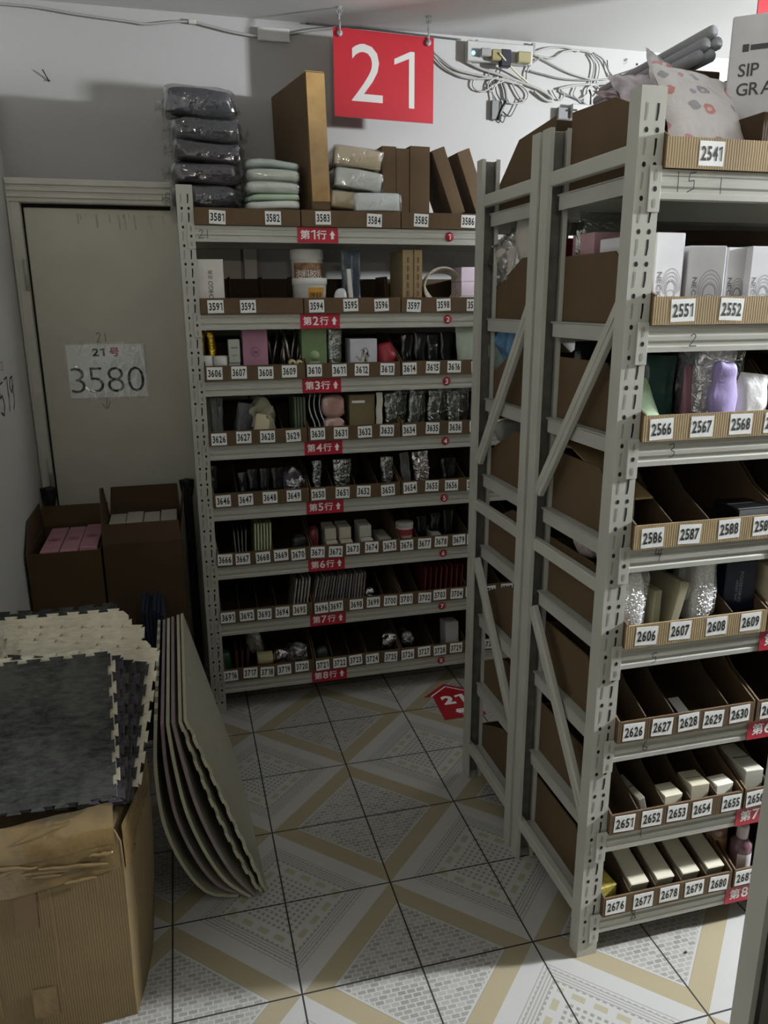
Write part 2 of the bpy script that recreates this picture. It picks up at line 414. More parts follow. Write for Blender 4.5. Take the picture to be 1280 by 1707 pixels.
def glyph(ch, bold=0.0):
    k = (ch, bold)
    if k in GLY: return GLY[k]
    if ch == '1':
        wt = .105 + bold * 2.6; x1 = .30 + wt * .8
        V = [(0, .80 - wt * .5), (x1 - wt, .93 - wt * .55), (x1 - wt, 0), (x1, 0), (x1, 1), (x1 - wt * .75, 1), (0, .80 + wt * .45)]
        GLY[k] = (V, [(0, 1, 5, 6), (1, 2, 3, 4, 5)], 0.0, x1); return GLY[k]
    c = bpy.data.curves.new('g', 'FONT'); c.body = ch; c.size = 1.0; c.resolution_u = 3; c.offset = bold
    o = bpy.data.objects.new('g', c); COL.objects.link(o)
    me = bpy.data.meshes.new_from_object(o.evaluated_get(bpy.context.evaluated_depsgraph_get()))
    V = [(v.co.x, v.co.y) for v in me.vertices]; F = [tuple(p.vertices) for p in me.polygons]
    bpy.data.objects.remove(o); bpy.data.curves.remove(c); bpy.data.meshes.remove(me)
    y0 = min(q[1] for q in V); y1 = max(q[1] for q in V); sc = 1.0 / (y1 - y0)
    if ch in '0123456789': sc = 1.0 / (y1 - y0)
    V = [(x * sc, (y - y0) * sc) for x, y in V]
    GLY[k] = (V, F, min(q[0] for q in V), max(q[0] for q in V))
    return GLY[k]

def tag(o, label, cat, group=None, kind=None):
    o['label'] = label; o['category'] = cat
    if group: o['group'] = group
    if kind: o['kind'] = kind
    return o
def thing(name, base, label, cat, group=None):
    o = bpy.data.objects.new(name, None); COL.objects.link(o); o.location = base; o.empty_display_size = 0.05
    WORLD[o.name] = Vector(base)
    return tag(o, label, cat, group)
def struct(o): o['kind'] = 'structure'; return o
def lab(o, l): o['label'] = l; return o

X_, Y_, Z_ = Vector((1, 0, 0)), Vector((0, 1, 0)), Vector((0, 0, 1))

# ------------------------------------------------------------------ the room
WY, WX, CZ = 0.60, -0.437, 2.62
XR, YR_ = 5.2, -5.2
WALLM = wall_mat('white painted plaster', '#aaa9a6'); LWALLM = wall_mat('white painted side wall', '#c4c3bd'); CEILM = wall_mat('white ceiling paint', '#d8d8d6')
b = MB(); b.box(WX - .1, XR, YR_, WY, -.1, -.0005); struct(b.build('floor', floor_mat(), base=(0, 0, 0)))
b = MB(); b.box(WX - .1, XR, YR_, WY + .1, CZ, CZ + .1); struct(b.build('ceiling', CEILM))
b = MB(); b.box(WX - .1, XR, WY, WY + .1, 0, CZ); struct(b.build('wall_back', WALLM))
b = MB(); b.box(WX - .1, WX, YR_, WY, 0, CZ); struct(b.build('wall_left', LWALLM))

# door in the back wall, half hidden by the rack
DOORM = mat('white painted door', '#c6c2b2', .5, var=.06, vscale=4)
FRM = mat('white painted door frame', '#c9c6ba', .5, var=.06, vscale=14, bump=.05)
GRIME = mat('grime', '#4a463c', .9, var=.3)
SEAM = mat('door gap shadow seam', '#0c0b09', .9, var=0)
door = MB(); door.box(-.385, .395, WY - .022, WY - .002, .01, 1.938, 0, .003)
rnd = random.Random(3)
door_o = struct(door.build('door_1', DOORM))
m = MB(); m.box(-.437, -.392, WY - .05, WY - .001, 0, 2.0, 0, .004); m.box(-.431, -.424, WY - .058, WY - .05, 0, 1.96); struct(m.build('door_frame_left', FRM))
m = MB(); m.box(.405, .455, WY - .05, WY - .001, 0, 2.0, 0, .004); struct(m.build('door_frame_right', FRM))
m = MB(); m.box(-.437, .455, WY - .055, WY - .001, 1.952, 2.035, 0, .004)
for z in (1.968, 1.99, 2.012): m.box(-.432, .45, WY - .062, WY - .055, z, z + .012, 0, .002)
struct(m.build('door_frame_top', FRM))
m = MB(); m.box(-.392, -.387, WY - .012, WY - .001, 0, 1.952); m.box(-.387, .4, WY - .012, WY - .001, 1.94, 1.952)
o = m.build('seal', SEAM, door_o)  # near-black strips painting the shadow in the gap round the door
for i, z in enumerate((1.70, .95)):
    m = MB(); m.lathe([(.0, -.055), (.007, -.055), (.007, -.002), (.0075, -.001), (.0075, .001), (.007, .002), (.007, .055), (0, .055)], (-.396, WY - .058, z), 10); m.build('hinge', PAINT, door_o)
m = MB()
for i in range(14):
    x = -.3 + rnd.random() * .42; l = .01 + rnd.random() * .05
    m.stroke([(0, 0), (.004 * rnd.random(), -l)], (x, WY - .0226, 1.92), X_, Z_, .0012 + .002 * rnd.random())
m.build('scuff_marks', mat('faint scuff', '#aaa594', .8, var=.2), door_o)
# pencil marks on the door
m = MB(); c = PY(660 / 1280 * 330, 300 + 1020 / 1707 * 440, WY - .0232)
m.stroke([(-.022, .012), (-.014, .02), (-.006, .014), (-.012, -.004), (-.02, -.016), (-.006, -.018)], c, X_, Z_, .0011)
m.stroke([(.012, .018), (.012, -.016)], c, X_, Z_, .0011)
c = PY(178, 672, WY - .0232)
m.stroke([(.004, .026), (.0, 0), (-.001, -.02)], c, X_, Z_, .001); m.stroke([(-.018, 0), (-.004, -.021), (.004, -.02), (.014, .006)], c, X_, Z_, .001)
m.build('pencil_mark', PEN, door_o)

# notice taped to the door: 21号 / 3580
a = PY(113, 573, WY - .024); b2 = PY(243, 661, WY - .024)
t = thing('door_notice', (-.15, WY - .025, 1.23), 'white paper notice reading 3580 taped under clear film on the door', 'notice')
m = MB(); m.box(-.293, -.004, WY - .0246, WY - .0228, 1.236, 1.442, 0)
c1 = (-.153, WY - .0252, 1.417)
m.text('21', (-.175, WY - .0252, 1.412), X_, Z_, .030, 1, width=.046, bold=.03)
m.text('号', (-.116, WY - .0252, 1.412), X_, Z_, .034, 2, width=.036, bold=.03)
m.text('3580', (-.149, WY - .0252, 1.305), X_, Z_, .098, 1, width=.275, bold=-.014)
m.build('paper', [PAPER, INK, RED], t)
m = MB(); m.sheet(lambda u, v: (-.30 + .303 * u, WY - .0262 - .0012 * noise.noise(Vector((u * 6, v * 5, 2))), 1.228 + .222 * v), 14, 12); m.build('clear_tape', film('clear tape film', clear=.9, bump=.5, bscale=14), t)

# number pencilled on the left wall
m = MB(); X0 = WX + .0015
for ch, px, s in (('5', 3, .07), ('7', 8, .085), ('9', 15, .085)):
    pass
c = PX(8, 665, X0)
ux, uy = Vector((0, 1, 0)), Vector((0, 0, 1))
m.stroke([(-.16, .05), (-.10, .05), (-.13, .012), (-.11, -.015), (-.13, -.045), (-.16, -.04)], c, ux, uy, .003)
m.stroke([(.0, .055), (-.055, .05), (-.06, .008), (-.03, .015), (-.01, -.02), (-.04, -.05), (-.07, -.035)], c, ux, uy, .003)
m.stroke([(.025, .06), (.075, .065), (.06, -.05)], c, ux, uy, .003)
m.stroke([(.16, .06), (.12, .055), (.105, .03), (.12, .008), (.155, .03), (.16, .06), (.15, -.03), (.12, -.05)], c, ux, uy, .003)
tag(m.build('wall_number', PEN), 'number ending in 79 pencilled on the left side wall', 'number')
m = MB(); c = PX(3, 610, X0); m.text('21', c, ux, uy, .03, 0); tag(m.build('wall_note', mat('faint red pen', '#7a5a58', .8, var=0)), 'small faint mark above the pencilled number on the side wall', 'mark')

# screw left in the wall above the door
m = MB(); p = PY(72, 118, WY); q = PY(82, 136, WY)
m.tube([p + Vector((0, -.018, 0)), q], .0022, 6); m.lathe([(0, 0), (.005, .001), (.004, .004), (0, .005)], q + Vector((0, -.006, 0)), 8)
tag(m.build('wall_screw', mat('rusty screw', '#4b4239', .5, .6, var=.2)), 'rusty screw sticking out of the wall above the door', 'screw')

# ------------------------------------------------------------------ racks
def post_poly(x0, x1, yo, yi, lip=.011, t=.002):
    """C section: outer face at yo, open side towards yi"""
    d = 1 if yi > yo else -1
    return [(x0, yo), (x1, yo), (x1, yi), (x1 - lip, yi), (x1 - lip, yi - d * t), (x1 - t, yi - d * t), (x1 - t, yo + d * t), (x0 + t, yo + d * t), (x0 + t, yi - d * t), (x0 + lip, yi - d * t), (x0 + lip, yi), (x0, yi)]

def build_rack(name, label, x0, x1, yf, yr, ztops, fdir, marks=(), row_x=None, detail=True, H=1.98):
    """fdir -1: the front faces -Y. Post faces lie in the planes yf and yr."""
    t = thing(name, ((x0 + x1) / 2, (yf + yr) / 2, 0), label, 'storage rack')
    pw = .054
    s = 1 if yr > yf else -1
    for xa in (x0, x1 - pw):
        for yo, yi in ((yf, yf + s * .04), (yr, yr - s * .04)):
            m = MB(); m.prism(post_poly(xa, xa + pw, yo, yi), 'z', 0, H, 0)
            if detail:
                out = -1 if yi > yo else 1
                k = 0; z = .045
                while z < H - .03:
                    for dx in (-.0115, .0115):
                        cx = xa + pw / 2 + dx
                        for yy in (yo + out * .0004, yo - out * .0026):
                            m.add([(cx + .0042 * math.cos(a * math.pi / 4), yy, z + .0052 * math.sin(a * math.pi / 4)) for a in range(8)], [tuple(range(8))], 1)
                        zz = z + .03
                        if zz < H - .02 and yo == yf:
                            sg = 1 if dx > 0 else -1
                            m.add([(cx - .0034, yo + out * .0004, zz + .016), (cx + .0012, yo + out * .0004, zz + .016), (cx + .0012, yo + out * .0004, zz + .002), (cx - .001, yo + out * .0004, zz - .014), (cx - .0046, yo + out * .0004, zz - .014), (cx - .0034, yo + out * .0004, zz)], [tuple(range(6))], 1 if dx > 0 else 2)
                    z += .06; k += 1
            m.prism(post_poly(xa + .0025, xa + pw - .0025, yo + s * .0025 * (1 if yo == yf else -1), yo + s * (.012 if yo == yf else -.012), lip=.001, t=.0006), 'z', .002, H - .002, 3)
            m.build('post', [PAINT, HOLE, mat('slot edge', '#8f8e86', .5, var=0), PAINT_IN], t)
    beams = []
    for i, zt in enumerate(ztops):
        for yy, o_ in ((yf, -s), (yr, s)):
            m = MB(); d = o_ * .003; h = .053
            prof = [(yy - d * 8, zt), (yy + d, zt), (yy + d, zt - .010), (yy + d * .2, zt - .013), (yy + d * .2, zt - .018), (yy + d * 1.4, zt - .022), (yy + d * 1.4, zt - .030), (yy + d * .2, zt - .034), (yy + d * .2, zt - .040), (yy + d, zt - .043), (yy + d, zt - h), (yy - d * 8, zt - h)]
            m.prism(prof, 'x', x0 + pw, x1 - pw, 0)
            bo = m.build('beam', PAINT, t)
            if yy == yf:
                beams.append(bo)
                for xa, dr in ((x0 + pw, -1), (x1 - pw, 1)):
                    m = MB(); xs = sorted((xa + dr * .026, xa)); y1_, y2_ = sorted((yy + o_ * .001, yy + o_ * .0045))
                    m.box(xs[0], xs[1], y1_, y2_, zt - .078, zt + .006, 0, .001)
                    cx = xa + dr * .013; yq = yy + o_ * .0049
                    for zz, hh in ((zt - .012, .011), (zt - .062, .009)):
                        m.add([(cx + .0036 * math.cos(a * math.pi / 4), yq, zz + hh * math.sin(a * math.pi / 4)) for a in range(8)], [tuple(range(8))], 1)
                    m.add([(cx + .0042 * math.cos(a * math.pi / 4), yq, zt - .036 + .0052 * math.sin(a * math.pi / 4)) for a in range(8)], [tuple(range(8))], 2)
                    m.build('beam_connector', [PAINT, mat('slot edge', '#8f8e86', .5, var=0), HOLE], bo)
        m = MB(); y1_, y2_ = sorted((yf, yr)); 
        m.box(x0 + .03, x1 - .03, y1_ + .028, y2_ - .028, zt - .004, zt, 0)
        for xx in (x0 + .03, x1 - .034): m.box(xx, xx + .004, y1_ + .04, y2_ - .04, zt - .036, zt - .003, 0)
        m.build('shelf_panel', SHELF, t)
    # side frames: three rungs and two diagonals on either end
    for xa in (x0 + .006, x1 - .026):
        ya, yb = yf + s * .006, yr - s * .006
        for z in (.115, .98, 1.87):
            m = MB(); m.box(xa, xa + .02, min(ya, yb), max(ya, yb), z - .016, z + .016, 0, .002); m.build('rung', PAINT, t)
        for (y_a, z_a, y_b, z_b) in (((ya + s * .02, 1.61, yb - s * .03, 1.12), (yb - s * .03, .80, ya + s * .02, .36)) if fdir < 0 else ((yb - s * .02, 1.61, ya + s * .03, 1.12), (ya + s * .03, .80, yb - s * .02, .36))):
            m = MB(); dv = Vector((0, y_b - y_a, z_b - z_a)); l = dv.length; ang = math.atan2(dv.z, dv.y)
            m.M = Matrix.Translation((xa + .003, y_a, z_a)) @ Matrix.Rotation(ang, 4, 'X')
            m.box(0, .016, 0, l, -.017, .017, 0, .002); m.box(-.003, 0, 0, l, -.006, .006, 0); m.build('diagonal_brace', PAINT, t)
    return t, beams

BACK_Z = [1.852, 1.556, 1.323, 1.088, .855, .620, .386, .137]
A_Z = [1.838, 1.548, 1.312, 1.076, .844, .605, .357, .118]
YB, YA = .184, -1.275
rack_back, beams_b = build_rack('steel_shelving_rack', 'cream steel eight-tier rack standing against the back wall beside the door', .157, 2.16, YB, .545, BACK_Z, -1)
rack_a, beams_a = build_rack('steel_shelving_rack', 'cream steel eight-tier rack with 25 and 26 hundred numbers, facing the camera on the right', .985, 2.99, YA, -.868, A_Z, -1)
rack_c, beams_c = build_rack('steel_shelving_rack', 'cream steel rack standing back to back behind the 2541 rack, its end facing the aisle', .985, 2.99, -.452, -.852, A_Z, 1)
rack_d, beams_d = build_rack('steel_shelving_rack', 'nearest rack, only its end post shows at the lower right edge', .985, 2.99, -1.785, -2.2, A_Z, 1, detail=False)

def row_sign(beam, n, x, z, y, w=.146):
    m = MB(); m.box(x, x + w, y - .0012, y, z - .0525, z - .0005, 0)
    c = Vector((x + w / 2, y - .0017, z - .025))
    m.text('第%d行' % n, c + X_ * (-.016), X_, Z_, .031, 1, width=.094, bold=.018); m.text('⬆', c + X_ * .052, X_, Z_, .029, 1, width=.02)
    return m.build('row_sign', [REDL, WHITE], beam)
for n in range(8):
    row_sign(beams_b[n], n + 1, .562, BACK_Z[n], YB - .0045)
    m = MB(); x = 1.128 - n * .001; y = YB - .0045; z = BACK_Z[n] - .025
    m.lathe([(.0, 0), (.0165, 0), (.0165, .0012), (0, .0012)], (x, y - .0012, z), 20, 0, 'y')
    m.text(str(n + 1), (x, y - .0018, z), X_, Z_, .02, 1, bold=.02); m.build('row_dot', [mat('red dot sticker', '#a8182a', .5, var=0), WHITE], beams_b[n])
    row_sign(beams_a[n], n + 1, 1.405, A_Z[n], YA - .0045, .15)
# handwriting on the beams
HW = {'1': [[(0, .5), (.02, -.5)]], '5': [[(.35, .5), (-.05, .45), (-.1, .05), (.25, .1), (.25, -.3), (-.15, -.5)]], '2': [[(-.25, .3), (.05, .5), (.25, .3), (0, -.1), (-.3, -.45), (.35, -.45)]],
      '3': [[(-.25, .4), (.15, .5), (.2, .2), (-.05, .05), (.25, -.1), (.2, -.4), (-.15, -.5)]], '4': [[(-.2, .5), (-.3, 0), (.3, -.05)], [(.2, .4), (.05, -.6)], [(-.02, .3), (-.02, -.1)]],
      '6': [[(.15, .5), (-.15, .1), (-.2, -.35), (.1, -.5), (.25, -.2), (-.15, -.05)]], '7': [[(0, .5), (.0, -.5)]], '8': [[(.2, .4), (-.2, .35), (.1, 0), (.3, -.35), (-.2, -.45), (.0, -.05), (.2, .4)]]}
def scribble(beam, txt, c, h):
    m = MB(); c = Vector(c)
    for i, ch in enumerate(txt):
        for st in HW[ch]: m.stroke([(p[0] * h + i * h * .75, p[1] * h) for p in st], c, X_, Z_, .0009)
    m.build('handwritten_mark', PEN, beam)
pens = [((1130, 303), '15', .036), ((1155, 567), '2', .026), ((1119, 751), '3', .03), ((1098, 923), '4', .03), ((1089, 1097), '5', .026), ((1075, 1243), '6', .028), ((1068, 1388), '7', .026), ((1055, 1525), '8', .03)]
for i, (pp, tx, h) in enumerate(pens): scribble(beams_a[i], tx, PY(pp[0], pp[1], YA - .0052), h)
scribble(beams_a[0], '1', PY(1201, 310, YA - .0052), .03)
scribble(beams_b[0], '21', PY(335, 390, YB - .0052), .028)

# ------------------------------------------------------------------ cardboard pick bins with their number labels
DIVS = []
def bin_profile(depth, lip, hb, tall=False):
    return [(0, 0), (0, lip), (depth * .30, lip + (hb - lip) * .5), (depth * .6, hb), (depth, hb), (depth, 0)]
def make_bin(x, w, y, zb, depth, lip, hb, ncell, first, face, label, group, material=CARD, skip=(), prof=None, labels=True, seed=0, lshift=0.0):
    """face -1: the lip looks towards -Y"""
    r = random.Random(seed); s = -face; th = .004
    t = thing('cardboard_bin', (x + w / 2, y + s * depth / 2, zb), label, 'cardboard bin', group)
    P = prof or bin_profile(depth, lip, hb); poly = [(y + s * a, zb + c_) for a, c_ in P]
    m = MB()
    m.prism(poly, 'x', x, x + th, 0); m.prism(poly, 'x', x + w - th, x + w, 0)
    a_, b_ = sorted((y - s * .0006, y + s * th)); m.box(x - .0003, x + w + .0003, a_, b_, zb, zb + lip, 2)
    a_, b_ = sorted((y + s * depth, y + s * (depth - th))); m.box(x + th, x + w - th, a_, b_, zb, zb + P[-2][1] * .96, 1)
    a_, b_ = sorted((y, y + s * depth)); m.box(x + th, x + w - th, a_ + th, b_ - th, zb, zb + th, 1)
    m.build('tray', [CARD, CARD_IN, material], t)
    cw = w / ncell
    for i in range(1, ncell):
        xx = x + cw * i; m = MB(); pin = [(y + s * max(a, .006), zb + max(.004, c_ * .985)) for a, c_ in P]
        m.prism(pin, 'x', xx - .0015, xx + .0015, 0); DIVS.append((m.build('divider', CARD_IN, t), xx))
    if labels:
        for i in range(ncell):
            if first + i in skip: continue
            cx = x + cw * (i + .5) + lshift + r.uniform(-.006, .006); cz = zb + lip * .5 + r.uniform(-.003, .003); an = r.uniform(-.05, .05)
            ux = Vector((-face * math.cos(an), 0, math.sin(an))); uy = Vector((face * math.sin(an), 0, math.cos(an)))
            lw, lh = (.055, .044) if face == -1 else (.05, .04); n_ = ux.cross(uy)
            c = Vector((cx, y, cz)) + n_ * .0012; m = MB()
            q = [c + ux * a + uy * b_ + n_ * d for d in (-.0011, 0) for a, b_ in ((-lw / 2, -lh / 2), (lw / 2, -lh / 2), (lw / 2, lh / 2), (-lw / 2, lh / 2))]
            m.add(q, [(0, 3, 2, 1), (4, 5, 6, 7), (0, 1, 5, 4), (1, 2, 6, 5), (2, 3, 7, 6), (3, 0, 4, 7)], 0)
            m.text(str(first + i), c + n_ * .0005, ux, uy, .026, 1, width=.046, bold=.028, gap=.14)
            m.build('number_label', [PAPER, INK], t)
    return t

YBIN = YB - .014
rows_b = [(3581, 2), (3591, 3), (3606, 4), (3626, 4), (3646, 4), (3666, 5), (3691, 5), (3716, 5)]
ORD = ['top', 'second', 'third', 'fourth', 'fifth', 'sixth', 'seventh', 'bottom']
for n, (f0, k) in enumerate(rows_b):
    for j in range(4):
        a = f0 + j * k
        hb = [.06, .16, .15, .13, .13, .13, .13, .13][n]
        pr = [(0, 0), (0, .055), (.36, .055), (.36, 0)] if n == 0 else None
        if n == 1: pr = [(0, 0), (0, .053), (.20, .055), (.22, .135), (.36, .135), (.36, 0)]
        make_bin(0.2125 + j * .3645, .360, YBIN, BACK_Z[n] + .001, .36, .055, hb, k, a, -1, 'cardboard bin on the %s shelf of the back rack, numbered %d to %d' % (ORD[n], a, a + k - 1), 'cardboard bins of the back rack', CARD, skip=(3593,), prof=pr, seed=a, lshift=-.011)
rows_a = [(2541, 2), (2551, 3), (2566, 4), (2586, 4), (2606, 4), (2626, 5), (2651, 5), (2676, 5)]
for n, (f0, k) in enumerate(rows_a):
    for j in range(2):
        a = f0 + j * k
        pr = [(0, 0), (0, .058), (.10, .10), (.16, .15), (.385, .15), (.385, 0)]
        if n == 0: pr = [(0, 0), (0, .055), (.11, .13), (.2, .165), (.385, .175), (.385, 0)]
        make_bin(1.0405 + j * .377, .370, YA - .012, A_Z[n] + .001, .385, .055, .15, k, a, -1, 'cardboard bin on the %s shelf of the right rack, numbered %d to %d' % (ORD[n], a, a + k - 1), 'cardboard bins of the right rack', CARD_L if n < 5 else CARD, prof=pr, seed=a)  # taped lips paler than sides: aisle light and side shade put into colour
for n in range(8):
    pr = [(0, 0), (0, .055), (.13, .12), (.22, .16), (.375, .16), (.375, 0)]
    if n == 0: pr = [(0, 0), (0, .04), (.17, .17), (.375, .185), (.375, 0)]
    make_bin(1.0405, .370, -.452 + .012, A_Z[n] + .001, .375, .055, .16, 4, 0, 1, 'plain side of a cardboard bin, %s shelf of the rack behind the 2541 rack' % ORD[n], 'cardboard bins behind the right rack', CARD, prof=pr, labels=False, seed=90 + n)
BEHIND = {}
for n in (1, 2, 3):
    for j in range(3):
        BEHIND[n, j] = (1.42 + j * .39, 1.80 + j * .39, -.82, -.50, A_Z[n] + .006, A_Z[n] + (.225 if n == 1 else .17))
for n in range(3, 8):
    pr = [(0, 0), (0, .055), (.13, .12), (.22, .16), (.375, .16), (.375, 0)]
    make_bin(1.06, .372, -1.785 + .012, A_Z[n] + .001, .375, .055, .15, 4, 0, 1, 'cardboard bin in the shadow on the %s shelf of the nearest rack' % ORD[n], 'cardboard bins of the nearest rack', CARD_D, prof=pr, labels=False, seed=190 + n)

# ------------------------------------------------------------------ goods: helpers
def bx(px0, px1, pytop, Y, zb):
    """left and right x and the top height of something whose front stands in the plane Y"""
    a = PY(px0, pytop, Y); c = PY(px1, pytop, Y); return a.x, c.x, a.z
def carton(name, label, cat, x0, x1, y0, y1, z0, z1, material, group=None, rz=0.0, rx=0.0, ry=0.0, c=.002, face=None, parts=True):
    """a closed box with its lid seam; face(mb, w, h) prints on the front"""
    w, d, h = x1 - x0, y1 - y0, z1 - z0
    piv = ((x0 + x1) / 2, y0, z0)
    m = MB().at(piv, rz, rx, ry); m.box(-w / 2, w / 2, 0, d, 0, h, 0, min(c, w / 6, d / 6, h / 6))
    o = m.build(name, [material], base=piv); tag(o, label, cat, group)
    if parts:
        m = MB().at(piv, rz, rx, ry)
        mm = min(w, h) * .04
        m.box(-w / 2 + mm, w / 2 - mm, d * .47, d * .49, h - .0004, h + .0008, 0); m.build('lid_seam', mat('seam line', '#4c463c', .9, var=0), o)
    if face:
        m = MB().at(piv, rz, rx, ry); ms = face(m, w, h); m.build('printed_front', ms, o)
    return o
def pack(name, label, cat, c, size, material, group=None, e=.35, amp=.006, freq=14, seed=1, rz=0.0, rx=0.0, ry=0.0, taper=0.0, fold=0.0, wrap=None, n=12, flap=False):
    """c: centre of the underside"""
    m = MB().at(c, rz, rx, ry); m.pillow((0, 0, size[2] / 2), size, e, n, amp, freq, seed, taper, 0, fold)
    o = m.build(name, material, base=c); tag(o, label, cat, group)
    if wrap:
        m = MB().at(c, rz, rx, ry); m.pillow((0, 0, size[2] / 2), (size[0] * 1.05, size[1] * 1.05, size[2] * 1.01), e * .8, n + 4, amp * 1.6, freq * 1.5, seed + 5, taper, 0, 0)
        if flap:
            hx = size[0] * .53
            m.sheet(lambda u, v: (-hx - .025 + .03 * u, (v - .5) * size[1] * .8, size[2] * (.5 + .35 * noise.noise(Vector((u * 2, v * 5, seed))))), 4, 10)
            m.sheet(lambda u, v: (hx - .005 + .028 * u, (v - .5) * size[1] * .8, size[2] * (.45 + .4 * noise.noise(Vector((u * 2, v * 5, seed + 4))))), 4, 10)
        m.build('plastic_wrap', wrap, o)
    return o
def pouch(name, label, cat, x0, x1, y, zb, zt, th, material, group=None, seed=1, rz=0.0, lean=0.0, inner=None, ry=0.0, seal=True):
    """upright flat bag: full below, pinched to a seal at the top, creased all over"""
    w, h = x1 - x0, zt - zb; piv = ((x0 + x1) / 2, y, zb); sd = Vector((seed * 2.7, seed * 1.3, seed * .7))
    def shell(k, sgn):
        def fn(u, v):
            a = u * 2 - 1
            t_ = th * .5 * k * max(0.0, (1 - a ** 4)) ** .6 * max(.04, (1 - v) ** .7) * (1 if v > .04 else .6 + v * 10)
            q = Vector((u * 4 * w / .1, v * 4 * h / .1, sgn * 2)) + sd
            cr = noise.noise(q) * .005 * (.3 + (1 - abs(a)))
            wob = noise.noise(Vector((v * 3, seed, 1))) * .006
            return Vector((a * w / 2 * (1 - .08 * v) * k + wob, sgn * (t_ + abs(cr) * .6) + cr * .5, h * v * (1 if k == 1 else .86)))
        return fn
    m = MB().at(piv, rz, lean, ry)
    for sg in (-1, 1): m.sheet(shell(1, sg), 12, 14, 0)
    o = m.build(name, material, base=piv); tag(o, label, cat, group)
    if inner:
        m = MB().at(piv, rz, lean, ry)
        for sg in (-1, 1): m.sheet(shell(.86, sg), 10, 10, 0)
        m.build('contents', inner, o)
    if seal:
        m = MB().at(piv, rz, lean, ry); m.box(-w * .44, w * .44, -.0012, .0012, h * .965, h * 1.0, 0); m.build('top_seal', material, o)
    return o
def slabstack(name, label, cat, x0, x1, y0, y1, z0, z1, material, group=None, ry=0.0, rx=0.0, edge=None):
    w = x1 - x0; piv = ((x0 + x1) / 2, y0, z0)
    m = MB().at(piv, 0, rx, ry); m.box(-w / 2, w / 2, 0, y1 - y0, 0, z1 - z0, 0, min(.0012, w / 5))
    o = m.build(name, material, base=piv); tag(o, label, cat, group)
    if edge:
        m = MB().at(piv, 0, rx, ry); h = z1 - z0
        m.box(-w / 2 * .55, w / 2 * .55, -.0006, .001, h * .06, h * .94, 0); m.build('spine', edge, o)
    return o

C = lambda h, **k: mat('c' + h + str(sorted(k.items())), h, **k)
DARKCLOTH = mat('charcoal folded cloth', '#3b3b40', .85, var=.25, vscale=40, bump=.5, bscale=70)
DARKCLOTH2 = mat('dark mauve folded cloth', '#403b41', .85, var=.25, vscale=40, bump=.5, bscale=70)
SHINYBLACK = mat('black plastic bag', '#141416', .22, var=.2, vscale=30, bump=.6, bscale=40)
WRAP = film('garment wrap film', clear=.93, bump=.8, bscale=15)
BAGF = film('zip bag film', clear=.62, bump=1.0, bscale=34)
BAGD = film('smoky zip bag film', '#b9bbb8', clear=.5, bump=1.0, bscale=30)

Z = BACK_Z; IN = .0065
# --- top shelf of the back rack
prev = None
spec = [(1.915, .062, .27, .300, DARKCLOTH), (1.978, .055, .275, .302, DARKCLOTH2), (2.034, .06, .285, .310, DARKCLOTH2), (2.09, .07, .285, .305, DARKCLOTH), (2.155, .09, .27, .29, DARKCLOTH)]
names = ['dark folded garment in clear wrap, lowest of the stack beside the door', 'dark mauve folded garment in clear wrap, second from below in the stack', 'dark folded garment in clear wrap, middle of the stack of five', 'dark grey folded garment in glossy clear wrap, second from the top of the stack', 'dark grey garment in clear wrap crowning the stack beside the door']
zc = Z[0] + .058
for i, (h_, cx, ry, mt) in enumerate([(.085, .268, .0, DARKCLOTH), (.072, .272, .03, DARKCLOTH2), (.068, .283, .07, DARKCLOTH2), (.078, .283, .02, DARKCLOTH), (.10, .265, .03, DARKCLOTH)]):
    pack('folded_garment', names[i], 'garment', (cx - .010, .362, zc), (.232, .25, h_ * .955), mt, 'wrapped dark garments stacked on the top shelf', e=.42, amp=.007, freq=16, seed=i + 2, ry=ry, fold=.03, wrap=WRAP, flap=True, n=14)
    zc += h_ * .97
wl = ['white pack at the bottom of the pale stack over label 3582', 'second pale green pack from below over label 3582', 'third pale pack of the stack over label 3582', 'fourth pale pack of the stack over label 3582', 'thin grey white pack on top of the pale stack over label 3582']
zc = Z[0] + .058
for i, (h_, col) in enumerate([(.03, '#d9dcd4'), (.022, '#b9cfb5'), (.042, '#d3d8cf'), (.04, '#ccd3c6'), (.028, '#b7c2bd')]):
    pack('wrapped_pack', wl[i], 'pack', (.489 + .004 * (i % 2), .29, zc), (.188, .20, h_ * .98), C(col, rough=.3, bump=.3), 'pale packs stacked on the top shelf', e=.4, amp=.005, freq=13, seed=20 + i, ry=.02 * (i - 2), wrap=WRAP if i in (2, 3) else None)
    zc += h_
# tall thin carton standing on its edge
m = MB(); a = PY(515, 350, .21); c0 = (.665, .205, Z[0] + .058)
t = thing('flat_carton', c0, 'tall thin brown carton standing on edge beside the red sign', 'carton')
m = MB().at((.655, .20, Z[0] + .058), rz=.19, ry=-.03); m.box(-.036, .036, 0, .372, 0, .44, 0, .004); m.build('box_body', CARD, t)
m = MB().at((.655, .20, Z[0] + .058), rz=.19, ry=-.03); m.box(-.033, .034, -.002, .0005, .03, .437, 0); m.box(-.033, .034, 0, .2, .4395, .442, 0); m.build('packing_tape', mat('brown packing tape', '#a3824f', .22, var=.15, vscale=20, bump=.3), t)
blk = [('cream wrapped block, topmost of the pile beside the thin carton', (.79, .30, 2.055), '#cdbf9f', .10, .07), ('white wrapped block, second in the pile beside the thin carton', (.79, .30, 1.985), '#cfd2cb', .12, .07), ('cream wrapped block, third in the pile beside the thin carton', (.775, .31, 1.915), '#bfae8b', .10, .065)]
